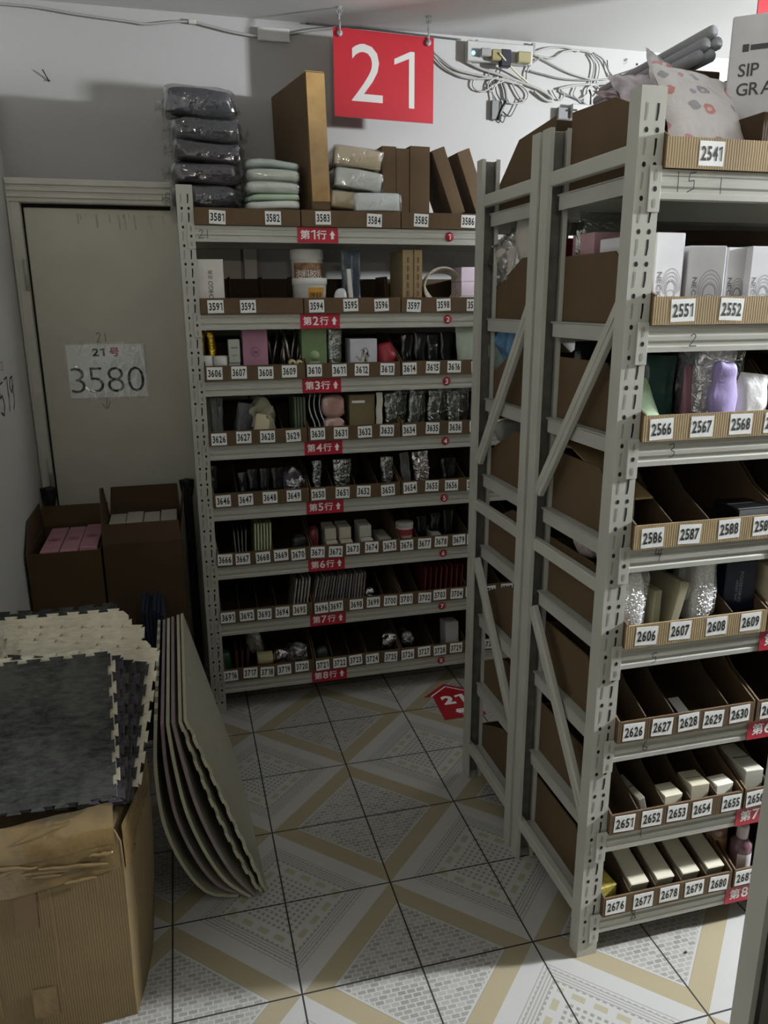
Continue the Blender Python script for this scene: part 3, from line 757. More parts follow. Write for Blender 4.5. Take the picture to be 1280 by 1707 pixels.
for i, (l, c0, col, ry, h_) in enumerate(blk):
    pack('wrapped_block', l, 'pack', c0, (.175, .20, h_ * .95), C(col, rough=.3, bump=.3), 'wrapped blocks on the top shelf', e=.2, amp=.004, freq=11, seed=31 + i, ry=ry, wrap=WRAP)
pack('wrapped_block', 'white wrapped block lying alone over label 3584', 'pack', (.855, .23, Z[0] + .057), (.165, .12, .062), C('#d5dbd8', rough=.3, bump=.2), 'wrapped blocks on the top shelf', e=.15, amp=.003, freq=11, seed=36, wrap=WRAP)
for i, (px0, px1, pt, lb) in enumerate([(636, 662, 243, 'first of the upright brown cartons right of the white block'), (660, 684, 247, 'second upright brown carton right of the white block'), (683, 718, 243, 'widest upright brown carton beside the slanting pair')]):
    x0, x1, zt = bx(px0, px1, pt, .24, 0)
    carton('slim_carton', lb, 'carton', x0, x1 - .002, .24, .44, Z[0] + .058, zt, CARD, 'slim brown cartons on the top shelf', rz=.05)
for i, (px, lb) in enumerate([(766, 'slim brown carton leaning over label 3585'), (808, 'slim brown carton leaning at the right, behind label 3586')]):
    p = PY(px, 357, .24)
    carton('slim_carton', lb, 'carton', p.x - .03, p.x + .022, .235 + .01 * i, .43, Z[0] + .06, Z[0] + .30, CARD, 'slim brown cartons on the top shelf', ry=-.37)

# --- second shelf
def logo_front(m, w, h):
    m.text('CHIGO 志高', (w * .08, -.0006, h * .52), Z_, -X_, .016, 0, width=.10); 
    m.lathe([(0, 0), (.009, 0), (.009, .0006), (0, .0006)], (w * .08, -.0007, h * .52 - .062), 14, 0, 'y'); return INK
x0, x1, zt = bx(317, 372, 431, .2, 0)
carton('white_box', 'white box with vertical black lettering at the left end of the second shelf', 'box', x0, x1, .228, .36, Z[1] + IN, zt, C('#dcd8cf', rough=.5), face=logo_front)
def tub(label, px0, px1, pyt, pyb, Y, colr, wide, zb=None):
    a, c1 = PY(px0, pyb, Y), PY(px1, pyt, Y); r = (c1.x - a.x) / 2; cx = (a.x + c1.x) / 2; z0 = a.z if zb is None else zb; h = c1.z - z0
    t = thing('plastic_tub', (cx, Y + r, z0), label, 'tub', 'plastic tubs on the second shelf'); c0 = (cx, Y + r, z0)
    m = MB(); m.lathe([(0, 0), (r * .84, 0), (r * .88, .004), (r * .96, h * .84), (r * .97, h * .85), (0, h * .85)], c0, 28); m.build('tub_body', C('#d8d6cf', rough=.35), t)
    m = MB(); m.lathe([(r * .97, h * .80), (r, h * .81), (r, h * .98), (r * .97, h), (r * .85, h), (r * .84, h * .97), (0, h * .97)], c0, 28); m.build('lid', C('#e2e0da', rough=.35), t)
    m = MB(); ang = wide
    m.sheet(lambda u, v: (cx + r * .965 * math.sin((u - .5) * ang + .25 * (wide < 1.5)), Y + r - r * .975 * math.cos((u - .5) * ang + .25 * (wide < 1.5)), z0 + h * (.18 + .54 * v)), 14, 3); lb = m.build('paper_label', colr, t)
    m = MB()
    for k in range(4):
        ag = (k - 1.5) * ang / 5 + .25 * (wide < 1.5); 
        m.text('泡料胶乳'[k], (cx + r * .99 * math.sin(ag), Y + r - r * .99 * math.cos(ag) - .001, z0 + h * .5), (math.cos(ag), math.sin(ag), 0), Z_, h * .16, 0)
    m.build('lettering', WHITE if wide > 1.5 else INK, lb)
tub('white tub with a brown picture label, standing behind the shorter tub', 489, 543, 415, 470, .27, C('#8c6a4a', var=.5, vscale=60), 2.2, Z[1] + .055)
tub('short white tub with a yellow label over 3594', 492, 550, 463, 500, .195, C('#c58f2e', var=.15), 1.0, Z[1] + IN)
x0, x1, zt = bx(489, 543, 470, .27, 0)
carton('white_box', 'white box under the picture label tub, mostly hidden', 'box', x0, x1, .33, .42, Z[1] + IN, Z[1] + .055, C('#b9b6ad'), parts=False)
# spray bag
x0, x1, zt = bx(552, 578, 462, .2, 0)
pack('small_white_bag', 'small knotted white bag beside label 3595', 'bag', ((x0 + x1) / 2 + .008, .225, Z[1] + IN), (.055, .05, .085), C('#d9dadb', rough=.3, bump=.5), e=.7, amp=.006, seed=3, taper=.6, wrap=None)
for i, (px, lb) in enumerate([(578, 'dark blue grey plastic sheet, left of the two standing behind label 3595'), (592, 'dark blue grey plastic sheet, right of the two standing behind label 3595')]):
    x0, x1, zt = bx(px - 10, px + 8, 412, .24, 0)
    pouch('plastic_sheet', lb, 'plastic sheet', x0, x1 + .006, .25 + .01 * i, Z[1] + IN, Z[1] + .225, .02, mat('blue grey film', '#39434c', .25, bump=.6, bscale=50), 'dark sheets on the second shelf', seed=60 + i)
x0, x1, zt = bx(583, 590, 448, .215, 0)
slabstack('paper_slip', 'white slip of paper standing beside the dark sheets', 'paper', x0, x1, .215, .30, Z[1] + IN, zt, C('#d7d6d0'), ry=-.08)
for i, (a, c1, lb) in enumerate([(671, 689, 'left slim cardboard strip behind label 3597'), (690, 704, 'right slim cardboard strip behind label 3597')]):
    x0, x1, zt = bx(a, c1, 416, .22, 0)
    o = carton('cardboard_strip', lb, 'cardboard', x0, x1, .22, .40, Z[1] + IN, zt, CARD_L, 'cardboard strips on the second shelf', parts=False)
    m = MB()
    for k in range(5): m.box((x0 + x1) / 2 - .004, (x0 + x1) / 2 + .004, .2188, .221, Z[1] + .06 + k * .03, Z[1] + .08 + k * .03)
    m.build('punched_marks', C('#6b4f33'), o)
# coil of pale cable
m = MB(); cc = PY(738, 462, .25)
for k in range(5):
    rr = .078 - k * .004; pts = []
    for i in range(40):
        a = 2 * math.pi * i / 40; pts.append((cc.x + rr * math.cos(a) + .003 * k * math.sin(2 * a), .235 + k * .011 + .01 * math.sin(a), Z[1] + IN + .006 + .078 + rr * math.sin(a) * .96))
    m.tube(pts, .0042, 6, 0, True)
tag(m.build('cable_coil', C('#b9b19d', rough=.5)), 'coil of pale beige cable standing behind label 3598', 'cable')
for i, (a, c1, lb, col) in enumerate([(476, 495, 'cream box at the bottom of the small stack behind label 3599', '#d6d0bd'), (453, 475, 'pale pink box in the middle of the small stack behind label 3599', '#d9c6cf'), (430, 452, 'pale pink box on top of the small stack behind label 3599', '#d3c3cd')]):
    p0 = PY(768, c1, .22); p1 = PY(812, a, .22); h = .052
    z0 = Z[1] + IN + i * .0535 + .0
    carton('small_box', lb, 'box', p0.x - (.006 if i == 0 else 0), p1.x, .215, .33, z0, z0 + .053, C(col, rough=.5), 'small boxes stacked on the second shelf')

# --- third shelf
GOLD = mat('gold foil', '#a98a2c', .18, .9, var=.3, vscale=40, bump=1.0, bscale=60)
for i, (a, c1, lb) in enumerate([(327, 341, 'crinkled gold foil pack, left one over label 3606'), (344, 359, 'crinkled gold foil pack, right one over label 3606')]):
    x0, x1, zt = bx(a, c1, 555, .25, 0)
    pouch('gold_foil_pack', lb, 'pack', x0, x1, .26, Z[2] + IN, Z[2] + .20, .03, GOLD, 'gold foil packs', seed=70 + i)
for i, (a, c1, lb) in enumerate([(331, 355, 'white round tin, left of the pair over label 3606'), (356, 380, 'white round tin, right of the pair over label 3606')]):
    x0, x1, zt = bx(a, c1, 594, .2, 0); r = (x1 - x0) / 2
    t = thing('round_tin', ((x0 + x1) / 2, .2 + r, Z[2] + IN), lb, 'tin', 'white round tins'); cc = ((x0 + x1) / 2, .2 + r, Z[2] + IN); h = zt - Z[2] - IN
    m = MB(); m.lathe([(0, 0), (r, 0), (r, h * .6), (0, h * .6)], cc, 22); m.build('tin_body', C('#c9c7c0', rough=.4), t)
    m = MB(); m.lathe([(r * 1.02, h * .6), (r * 1.02, h), (0, h)], cc, 22); m.build('lid', C('#d2d0ca', rough=.4), t)
def mark_front(col):
    def f(m, w, h):
        m.box(-w * .3, w * .3, -.0006, .0004, h * .62, h * .68); m.box(-w * .22, w * .22, -.0006, .0004, h * .3, h * .34); return C(col)
    return f
x0, x1, zt = bx(380, 399, 566, .205, 0); carton('small_box', 'small pale box with grey print, upper of two over label 3607', 'box', x0, x1, .205, .26, Z[2] + .062, zt, C('#aeb3a6'), 'small boxes over label 3607', face=mark_front('#77806f'))
x0, x1, zt = bx(381, 400, 599, .203, 0); carton('small_box', 'small pale box with grey print, lower of two over label 3607', 'box', x0, x1, .203, .26, Z[2] + IN, Z[2] + .061, C('#a4a89c'), 'small boxes over label 3607', face=mark_front('#6e766a'))
def pink_front(m, w, h):
    c0 = Vector((0, -.0006, h * .45))
    m.lathe([(w * .17, 0), (w * .19, 0), (w * .19, .0008), (w * .17, .0008), (w * .17, 0)], (0, -.0008, h * .45), 20, 0, 'y'); m.box(-w * .1, w * .1, -.0007, .0004, h * .41, h * .47); return C('#7c5364')
x0, x1, zt = bx(403, 445, 552, .215, 0); carton('pink_box', 'dusty pink box standing tall over label 3608', 'box', x0, x1, .215, .30, Z[2] + IN, Z[2] + .215, C('#a8788c'), face=pink_front)
r = random.Random(5)
for i in range(9):
    p = PY(455 + i * 5.5, 600, .22); hh = .14 + r.random() * .08; y = .22 + r.random() * .07; tx = r.uniform(-.03, .05)
    m = MB(); m.tube([(p.x, y, Z[2] + IN), (p.x + tx * .5, y + .01, Z[2] + hh * .55), (p.x + tx, y + .015, Z[2] + hh * .98)], .0045 + .002 * r.random(), 7)
    tag(m.build('metal_fitting', mat('dull chrome', '#8f8d86', .25, .9, var=.1)), 'thin metal rod standing in the clutter over label 3609', 'fitting', 'metal rods over label 3609')
for i, (px, py, lb) in enumerate([(487, 605, 'brass and cream tap fitting, left over label 3609'), (499, 606, 'brass and cream tap fitting, right over label 3609')]):
    p = PY(px, py, .2); t = thing('tap_fitting', (p.x, .2, p.z - .02), lb, 'fitting', 'tap fittings')
    m = MB(); m.lathe([(0, -.012), (.012, -.012), (.014, 0), (.014, .02), (0, .02)], (p.x, .2, p.z), 14, 0, 'y'); m.build('ring_body', C('#c9c08e', rough=.3), t)
    m = MB(); m.lathe([(0, -.018), (.006, -.018), (.006, -.008), (0, -.008)], (p.x, .2, p.z), 10, 0, 'y'); m.build('bore', C('#3c3a30'), t)
    m = MB(); m.tube([(p.x, .21, p.z - .01), (p.x - .004, .22, Z[2] + IN)], .006, 8); m.build('stem', mat('dull chrome', '#8f8d86', .25, .9), t)
def green_front(m, w, h):
    for k, (r0, zz) in enumerate([(.36, .7), (.27, .7)]): m.lathe([(w * r0 - .002, 0), (w * r0, 0), (w * r0, .0006), (w * r0 - .002, .0006), (w * r0 - .002, 0)], (0, -.0008, h * zz), 22, 0, 'y')
    m.lathe([(0, 0), (w * .2, 0), (w * .2, .0006), (0, .0006)], (0, -.0008, h * .36), 18, 0, 'y'); m.box(-w * .2, w * .2, -.0008, .0004, h * .1, h * .26); m.box(-w * .3, w * .3, -.0008, .0004, h * .88, h * .92); return C('#93a57e')
x0, x1, zt = bx(502, 544, 552, .21, 0); carton('green_box', 'green printed box standing tall over label 3610', 'box', x0, x1, .21, .30, Z[2] + IN, Z[2] + .215, C('#6f8458'), face=green_front)
x0, x1, zt = bx(544, 570, 560, .22, 0); pouch('clear_bag', 'clear crumpled bag over label 3611 between the green box and the white box', 'bag', x0, x1, .225, Z[2] + IN, Z[2] + .19, .05, BAGD, None, 44, inner=C('#6f7a68', bump=.5))
def silver_front(m, w, h):
    m.stroke([(-.03, .0), (-.012, -.018), (.0, .022), (.006, -.022), (.012, .012), (.022, -.004)], (0, -.0006, h * .48), X_, Z_, .0035); m.stroke([(-.012, .02), (.006, .03), (.016, .02), (.014, -.02), (-.004, -.028)], (0, -.0006, h * .48), X_, Z_, .0025); return mat('silver print', '#e8e6da', .2, .6)
x0, x1, zt = bx(583, 628, 565, .2, 0); carton('white_box', 'square white box with a silver mark over label 3612', 'box', x0, x1, .197, .29, Z[2] + .02, zt, C('#c6c6cc', rough=.35), face=silver_front)
x0, x1, zt = bx(590, 625, 600, .23, 0); carton('small_box', 'grey box under the square white box over label 3612', 'box', x0, x1, .215, .30, Z[2] + IN, Z[2] + .0195, C('#77756e'), parts=False)
x0, x1, zt = bx(630, 664, 578, .21, 0); pack('red_pouch', 'round red pouch over label 3613', 'pouch', ((x0 + x1) / 2, .24, Z[2] + IN), (x1 - x0, .07, .115), C('#97222d', rough=.4, bump=.5), e=.8, amp=.016, freq=22, seed=8)
for i in range(4):
    x0, x1, zt = bx(668 + i * 22, 688 + i * 22, 570, .24, 0)
    pouch('black_bag', 'black plastic bag standing in the dark over labels 3613 to 3616', 'bag', x0, x1, .245, Z[2] + IN, Z[2] + .15 + .01 * (i % 2), .03, SHINYBLACK, 'black bags on the third shelf', 50 + i)
x0, x1, zt = bx(757, 797, 560, .215, 0); pouch('pale_bag', 'pale green white bag leaning at the right end over label 3616', 'bag', x0 + .02, x1 + .015, .215, Z[2] + IN, Z[2] + .19, .03, C('#aeb9a6', rough=.3, bump=.6), None, 58, ry=-.12)

# --- fourth shelf
for i, px in enumerate((336, 343, 350, 357)):
    x0, x1, zt = bx(px, px + 12, 668, .21, 0)
    pouch('grey_bag', 'thin grey plastic sleeve standing in the bunch over label 3626', 'bag', x0, x1, .215 + .012 * (i % 2), Z[3] + IN, Z[3] + .17, .018, mat('grey film', '#585a55', .25, bump=.8, bscale=50), 'grey sleeves over label 3626', 80 + i, ry=-.1 + .05 * i)
x0, x1, zt = bx(384, 416, 685, .22, 0); pouch('grey_bag', 'dark grey bag leaning over label 3627', 'bag', x0, x1, .225, Z[3] + IN, Z[3] + .15, .04, mat('dark grey film', '#3e4144', .3, bump=.8, bscale=50), None, 85, ry=.2)
x0, x1, zt = bx(413, 460, 668, .2, 0)
pack('cloth_bundle', 'cream cloth bundle with folded corners over label 3628', 'cloth', ((x0 + x1) / 2, .235, Z[3] + IN), (x1 - x0, .08, .155), C('#8f8a74', rough=.8, bump=.5, var=.3, vscale=25), e=.9, amp=.034, freq=26, seed=12, taper=.35, n=18)
x0, x1, zt = bx(418, 442, 685, .195, 0)
pouch('cloth_flap', 'pale cream cloth corner hanging forward at the bundle over label 3628', 'cloth', x0, x1 + .004, .192, Z[3] + IN, Z[3] + .11, .02, C('#c9bf9f', rough=.8, bump=.3), None, 14, ry=.18, seal=False)
for i, px in enumerate((490, 495, 500, 505)):
    x0, x1, zt = bx(px, px + 3.6, 666, .21, 0)
    slabstack('thin_board', 'thin grey green board standing among the four over label 3629', 'board', x0, x1, .21, .36, Z[3] + IN, Z[3] + .165, C('#5c6650'), 'thin boards over label 3629')
for i, px in enumerate((520, 528, 537)):
    p = PY(px, 690, .2); m = MB()
    m.tube([(p.x + .012 * math.sin(k / 12 * 6.2) * (1 if k < 7 else .6), .2 + .002 * k, Z[3] + IN + .165 * k / 12) for k in range(13)], .0026, 6)
    tag(m.build('wavy_rod', C('#b9bdc0', rough=.3)), 'thin pale wavy rod, one of three standing over label 3630', 'rod', 'wavy rods over label 3630')
x0, x1, zt = bx(540, 576, 690, .2, 0)
pack('pink_pack', 'pale pink soft pack, lower of two over label 3631', 'pack', ((x0 + x1) / 2, .235, Z[3] + IN), (x1 - x0, .07, .075), C('#c9a59b', rough=.5, bump=.2), 'pink packs over label 3631', e=.6, amp=.005, seed=15, wrap=WRAP)
pack('pink_pack', 'pale pink soft pack, upper of two over label 3631', 'pack', ((x0 + x1) / 2 - .002, .24, Z[3] + .082), (x1 - x0 + .004, .07, .085), C('#c2978b', rough=.5, bump=.2), 'pink packs over label 3631', e=.6, amp=.006, seed=16, wrap=WRAP)
x0, x1, zt = bx(582, 625, 664, .22, 0)
def strip_front(m, w, h):
    m.box(-w * .4, w * .1, -.0008, .0004, h * .80, h * .86); m.box(-w * .36, w * .25, -.0008, .0004, h * .05, h * .15); return WHITE
carton('kraft_box', 'olive brown box with white paper strips over label 3632', 'box', x0, x1, .22, .33, Z[3] + IN, Z[3] + .165, C('#7d6f52'), face=strip_front)
x0, x1, zt = bx(627, 638, 662, .205, 0); pouch('shiny_sleeve', 'narrow bright shiny sleeve over label 3633', 'bag', x0, x1, .21, Z[3] + IN, Z[3] + .172, .012, C('#d4d2c4', rough=.15, bump=.5), None, 91)
for i in range(9):
    px = 642 + i * 17.5; x0, x1, zt = bx(px, px + 22, 662, .21, 0)
    pouch('clear_bag', 'tall clear bag of grey goods in the close row over labels %d and %d' % (3633 + i // 3, 3634 + i // 3), 'bag', x0, x1, .215 + .036 * (i % 2), Z[3] + IN, Z[3] + .166 + .006 * (i % 3), .028, BAGD, 'clear bags on the fourth shelf', 95 + i, ry=.06 * (i % 3 - .5), inner=C(['#6d706b', '#5a605c', '#6b7a70', '#6a6468'][i % 4], bump=.4))

# --- fifth shelf: dark bags
for i, (a, c1, h_, lb) in enumerate([(345, 362, .15, 'over label 3646'), (396, 412, .12, 'over label 3647, left'), (412, 430, .13, 'over label 3647, right'), (432, 450, .13, 'over label 3648'), (452, 474, .13, 'between labels 3648 and 3649')]):
    x0, x1, zt = bx(a, c1, 790, .22, 0)
    pouch('black_bag', 'crumpled black plastic bag ' + lb, 'bag', x0, x1, .225, Z[4] + IN, Z[4] + h_, .04, SHINYBLACK, 'black bags on the fifth shelf', 110 + i)
x0, x1, zt = bx(472, 505, 785, .205, 0); pack('clear_bag', 'crumpled clear bag over label 3649', 'bag', ((x0 + x1) / 2, .24, Z[4] + IN), (x1 - x0 + .012, .07, .115), C('#4c4650', rough=.3, bump=.7), e=.8, amp=.014, freq=20, seed=20, wrap=BAGF)
for i, (a, c1, lb) in enumerate([(519, 536, 'slim dark grey pack over label 3650'), (554, 586, 'dark grey pack in a clear bag over label 3651'), (634, 656, 'dark grey pack standing over label 3653')]):
    x0, x1, zt = bx(a, c1, 778, .215, 0)
    pouch('grey_pack', lb, 'pack', x0, x1, .22, Z[4] + IN, Z[4] + .15, .05, BAGD, 'grey packs on the fifth shelf', 120 + i, inner=C('#43464d', bump=.5))
x0, x1, zt = bx(672, 688, 765, .21, 0); pouch('shiny_sleeve', 'glossy dark sleeve leaning over label 3654', 'bag', x0, x1, .212, Z[4] + IN, Z[4] + .165, .012, mat('grey film', '#585a55', .25), None, 131, ry=-.12)
x0, x1, zt = bx(692, 720, 765, .205, 0); pouch('beige_pack', 'grey beige pack in a clear bag over label 3655', 'pack', x0, x1, .215, Z[4] + IN, Z[4] + .165, .055, BAGF, None, 132, ry=-.08, inner=C('#7d6d63', bump=.3))
x0, x1, zt = bx(735, 760, 790, .22, 0); pouch('black_bag', 'dark bag standing over label 3656', 'bag', x0, x1, .225, Z[4] + IN, Z[4] + .13, .04, SHINYBLACK, 'black bags on the fifth shelf', 134)

# --- sixth shelf
for i in range(3):
    p = PY(353 + i * 6, 930, .2)
    slabstack('magazine', 'yellowed booklet leaning in the row over label 3666, number %d from the post' % (i + 1), 'booklet', p.x, p.x + .006, .2, .36, Z[5] + IN, Z[5] + .14, C(['#8f8358', '#77704f', '#a39a6c'][i]), 'booklets over label 3666', ry=-.16, edge=C('#b9ad7c'))
for i in range(4):
    p = PY(394 + i * 5, 930, .2)
    slabstack('magazine', 'thin dark booklet standing in the bunch over label 3667', 'booklet', p.x, p.x + .005, .205, .36, Z[5] + IN, Z[5] + .135, C('#3f3d3a'), 'booklets over label 3667', ry=-.05 + .03 * i, edge=C('#8e8b84'))
for i in range(6):
    p = PY(424 + i * 5, 920, .2)
    slabstack('paper_pack', 'pale green paper pack standing in the bunch over label 3668', 'paper pack', p.x, p.x + .008, .2, .36, Z[5] + IN, Z[5] + .155, C(['#8f9c70', '#a7ad8a'][i % 2]), 'paper packs over label 3668', ry=.03, edge=C('#b8bd98'))
x0, x1, zt = bx(485, 512, 895, .205, 0); pack('clear_bag', 'small clear bag with dark goods over label 3670', 'bag', ((x0 + x1) / 2, .23, Z[5] + IN), (x1 - x0, .06, .085), C('#2b2b2e', rough=.3, bump=.6), e=.7, amp=.008, seed=25, wrap=BAGF)
x0, x1, zt = bx(514, 532, 882, .215, 0); pack('red_pack', 'dark red round pack over label 3671', 'pack', ((x0 + x1) / 2, .245, Z[5] + IN), (x1 - x0, .06, .11), C('#6d2a2b', rough=.4, bump=.3), e=.7, amp=.006, seed=26)
sm = [(544, 563, 2, '3672', '#c8c3b3'), (568, 588, 2, '3673', '#c9c2ae'), (602, 622, 2, '3674', '#c6c3b5'), (632, 652, 1, '3675', '#9f9a90'), (720, 735, 1, '3678', '#9a978e')]
for a, c1, k, nm, col in sm:
    x0, x1, zt = bx(a, c1, 890, .2, 0)
    for q in range(k):
        carton('small_box', 'small pale carton over label %s%s' % (nm, (', lower of the two', ', upper of the two')[q] if k == 2 else ''), 'box', x0, x1, .2 + .03 * q, .33, Z[5] + IN + q * .0505, Z[5] + .055 + q * .05, C(col), 'small cartons on the sixth shelf')
x0, x1, zt = bx(664, 692, 880, .2, 0); rr = (x1 - x0) / 2; cc = ((x0 + x1) / 2, .2 + rr, Z[5] + IN)
t = thing('paper_tin', cc, 'round tin with red print over label 3676', 'tin')
m = MB(); m.lathe([(0, 0), (rr, 0), (rr, .085), (0, .085)], cc, 20); m.build('tin_body', C('#b9aaa0'), t)
m = MB(); m.lathe([(rr * 1.01, .05), (rr * 1.01, .075)], cc, 20); m.lathe([(rr * 1.01, .02), (rr * 1.01, .03)], cc, 20); m.build('red_band', C('#94303a'), t)
m = MB(); m.lathe([(rr * 1.03, .085), (rr * 1.03, .1), (0, .1)], cc, 20); m.build('lid', C('#a8a49c'), t)
for i in range(3):
    x0, x1, zt = bx(695 + i * 22, 712 + i * 22, 880, .24, 0)
    pouch('black_bag', 'black crumpled bag in the dark over labels 3677 to 3679', 'bag', x0, x1, .25, Z[5] + IN, Z[5] + .12 + .01 * i, .04, SHINYBLACK, 'black bags on the sixth shelf', 140 + i)

# --- seventh shelf
bk = ['#8a8275', '#6f6a66', '#9a948c', '#7d7772', '#a39a90', '#5e5a5c']
for i in range(5):
    p = PY(487 + i * 5.5, 1015, .2)
    slabstack('booklet', 'pale booklet leaning right in the bunch over label 3695', 'booklet', p.x, p.x + .007, .2, .34, Z[6] + IN, Z[6] + .15, C(bk[i % 6], var=.4, vscale=60), 'booklets over label 3695', ry=.14, edge=C('#b5aea4', var=.5, vscale=80))
for i in range(18):
    p = PY(520 + i * 4.9, 1012, .2)
    slabstack('booklet', 'grey thin booklet in the leaning row over labels 3696 to 3698', 'booklet', p.x, p.x + .0055, .2, .34, Z[6] + IN, Z[6] + .15, C(bk[(i * 5) % 6], var=.3, vscale=60), 'booklets over labels 3696 to 3698', ry=.2 - .006 * i, edge=C(['#9d978f', '#77727a', '#8a6a70'][i % 3], var=.4, vscale=80))
for i in range(9):
    p = PY(706 + i * 8.6, 990, .22)
    slabstack('booklet', 'dark red thin folder standing in the row over labels 3702 to 3704', 'folder', p.x, p.x + .006, .215, .36, Z[6] + IN, Z[6] + .14, C('#5a1d1d'), 'red folders on the seventh shelf', ry=.05, edge=C('#7a2a28'))
x0, x1, zt = bx(610, 624, 1002, .2, 0); pack('clear_bag', 'small clear bag with a bright glint over label 3699', 'bag', ((x0 + x1) / 2, .22, Z[6] + IN), (x1 - x0, .04, .07), C('#3a3a3c', rough=.2), e=.7, amp=.006, seed=27, wrap=BAGF)

# --- bottom shelf
x0, x1, zt = bx(364, 388, 1105, .205, 0); pack('green_pack', 'dark green crumpled pack over label 3716', 'pack', ((x0 + x1) / 2, .24, Z[7] + IN), (x1 - x0, .06, .10), C('#1f4a31', rough=.35, bump=.5), e=.6, amp=.01, seed=28)
for i in range(3):
    p = PY(394 + i * 8, 1120, .21); slabstack('booklet', 'dark red folder leaning in the trio over label 3717', 'folder', p.x, p.x + .01, .21, .34, Z[7] + IN, Z[7] + .115, C('#4a1d20'), 'red folders on the bottom shelf', ry=.04 * i)
p = PY(443, 1105, .2); t = thing('fabric_roll', (p.x, .25, Z[7] + .03), 'cream roll lying in the bin over label 3718', 'roll')
m = MB(); m.lathe([(0, -.03), (.024, -.03), (.027, -.027), (.027, .03), (.024, .033), (0, .033)], (p.x, .245, Z[7] + .052), 18, 0, 'x'); m.build('rolled_cloth', C('#c3b88e', rough=.8), t)
m = MB(); m.lathe([(0, .0332), (.012, .0332), (.012, .0345), (0, .0345)], (p.x, .245, Z[7] + .052), 14, 0, 'x'); m.build('core', C('#4a4238'), t)
pack('clear_bag', 'clear bag of grey goods leaning behind the cream roll', 'bag', (p.x - .02, .28, Z[7] + .07), (.06, .05, .10), C('#7d7b70', rough=.3, bump=.4), e=.6, amp=.006, seed=29, ry=-.3, wrap=BAGF)
x0, x1, zt = bx(462, 480, 1085, .21, 0); pack('clear_bag', 'small mauve grey bag over label 3719', 'bag', ((x0 + x1) / 2, .23, Z[7] + IN), (x1 - x0 + .01, .05, .085), C('#5a4f55', rough=.3, bump=.5), e=.7, amp=.008, seed=30, wrap=BAGF)
x0, x1, zt = bx(482, 512, 1080, .205, 0); pack('clear_bag', 'crumpled black and white bag over label 3720', 'bag', ((x0 + x1) / 2, .235, Z[7] + IN), (x1 - x0 + .005, .06, .095), C('#8c8a8e', rough=.3, var=.9, vscale=60, bump=.6), e=.7, amp=.012, freq=22, seed=31, wrap=BAGF)
x0, x1, zt = bx(528, 548, 1090, .215, 0); pack('green_pack', 'small dark grey green pack over label 3721', 'pack', ((x0 + x1) / 2, .23, Z[7] + IN), (x1 - x0, .05, .075), C('#39423a', rough=.3, bump=.5), e=.7, amp=.008, seed=32)
for i, (a, lb) in enumerate([(636, 'clear bag of black cord over label 3725'), (668, 'clear bag of black cord over label 3726')]):
    x0, x1, zt = bx(a, a + 24, 1070, .21, 0); pack('clear_bag', lb, 'bag', ((x0 + x1) / 2, .24, Z[7] + IN), (x1 - x0, .06, .10), SHINYBLACK, 'bags of black cord', e=.7, amp=.01, freq=20, seed=33 + i, wrap=BAGF)
x0, x1, zt = bx(744, 766, 1032, .215, 0); carton('white_box', 'narrow white box leaning back over label 3728', 'box', x0, x1, .215, .29, Z[7] + IN, Z[7] + .125, C('#b4b3b0'), rx=-.12)

# ------------------------------------------------------------------ goods on the right rack
A = A_Z; YI = YA - .004
FLORAL = floral_mat()
def big_pouch(label, cx, y, zb, w, h, th, material, seed, rz=0, lean=0, ry=0):
    return pouch('floral_bag', label, 'bag', cx - w / 2, cx + w / 2, y, zb, zb + h, th, material, 'floral plastic bags on the right rack', seed, rz, lean, None, ry)
def soft_bag(label, corners, th, material, seed, depth_dir, n=16, group='floral plastic bags on the right rack'):
    """a filled flat bag between four corners (bl, br, tr, tl), swelling by th along depth_dir"""
    bl_, br_, tr_, tl_ = [Vector(q) for q in corners]; dd = Vector(depth_dir).normalized(); m = MB()
    def fn(sg):
        def g(u, v):
            p = bl_.lerp(br_, u).lerp(tl_.lerp(tr_, u), v)
            k = (max(0, math.sin(math.pi * u)) ** .55) * (max(0, math.sin(math.pi * min(1, .12 + v * .88))) ** .55)
            q = Vector((u * 5, v * 5, seed + sg))
            return p + dd * sg * (th * k + .008 * noise.noise(q) * (.3 + k)) + Vector((noise.noise(q * 1.3), 0, noise.noise(q * 1.7))) * .006
        return g
    for sg in (-1, 1): m.sheet(fn(sg), n, n)
    return tag(m.build('floral_bag', material), label, 'bag', group)
zt_ = A[0]
soft_bag('large white floral bag standing over label 2541', [PY(1118, 240, -1.21), PY(1246, 242, -1.20), PY(1212, 138, -1.10), PY(1086, 100, -1.08)], .035, FLORAL, 41, (.2, 1, .2))
soft_bag('white bag corner poking up behind the rack post, highest of the floral bags', [PY(1092, 190, -1.03), PY(1128, 190, -1.02), PY(1135, 128, -1.0), PY(1076, 78, -1.0)], .014, mat('pale bag', '#c9c4c6', .3, var=.2, vscale=40, bump=.5), 42, (0, 1, 0))
soft_bag('mauve floral bag spreading to the side behind the top of the rack post', [PY(1060, 205, -1.06), PY(1105, 240, -1.06), PY(1095, 124, -1.0), PY(1012, 127, -1.0)], .02, mat('mauve floral bag', '#b9aeb4', .3, var=.35, vscale=40, bump=.5), 43, (0, 1, 0))
soft_bag('pinkish bag tip sticking out lowest, left of the rack post top', [PY(1020, 172, -.97), PY(1075, 215, -.97), PY(1072, 150, -.95), PY(988, 152, -.95)], .012, mat('pink bag', '#b39aa0', .3, var=.35, vscale=40, bump=.5), 44, (0, 1, 0))
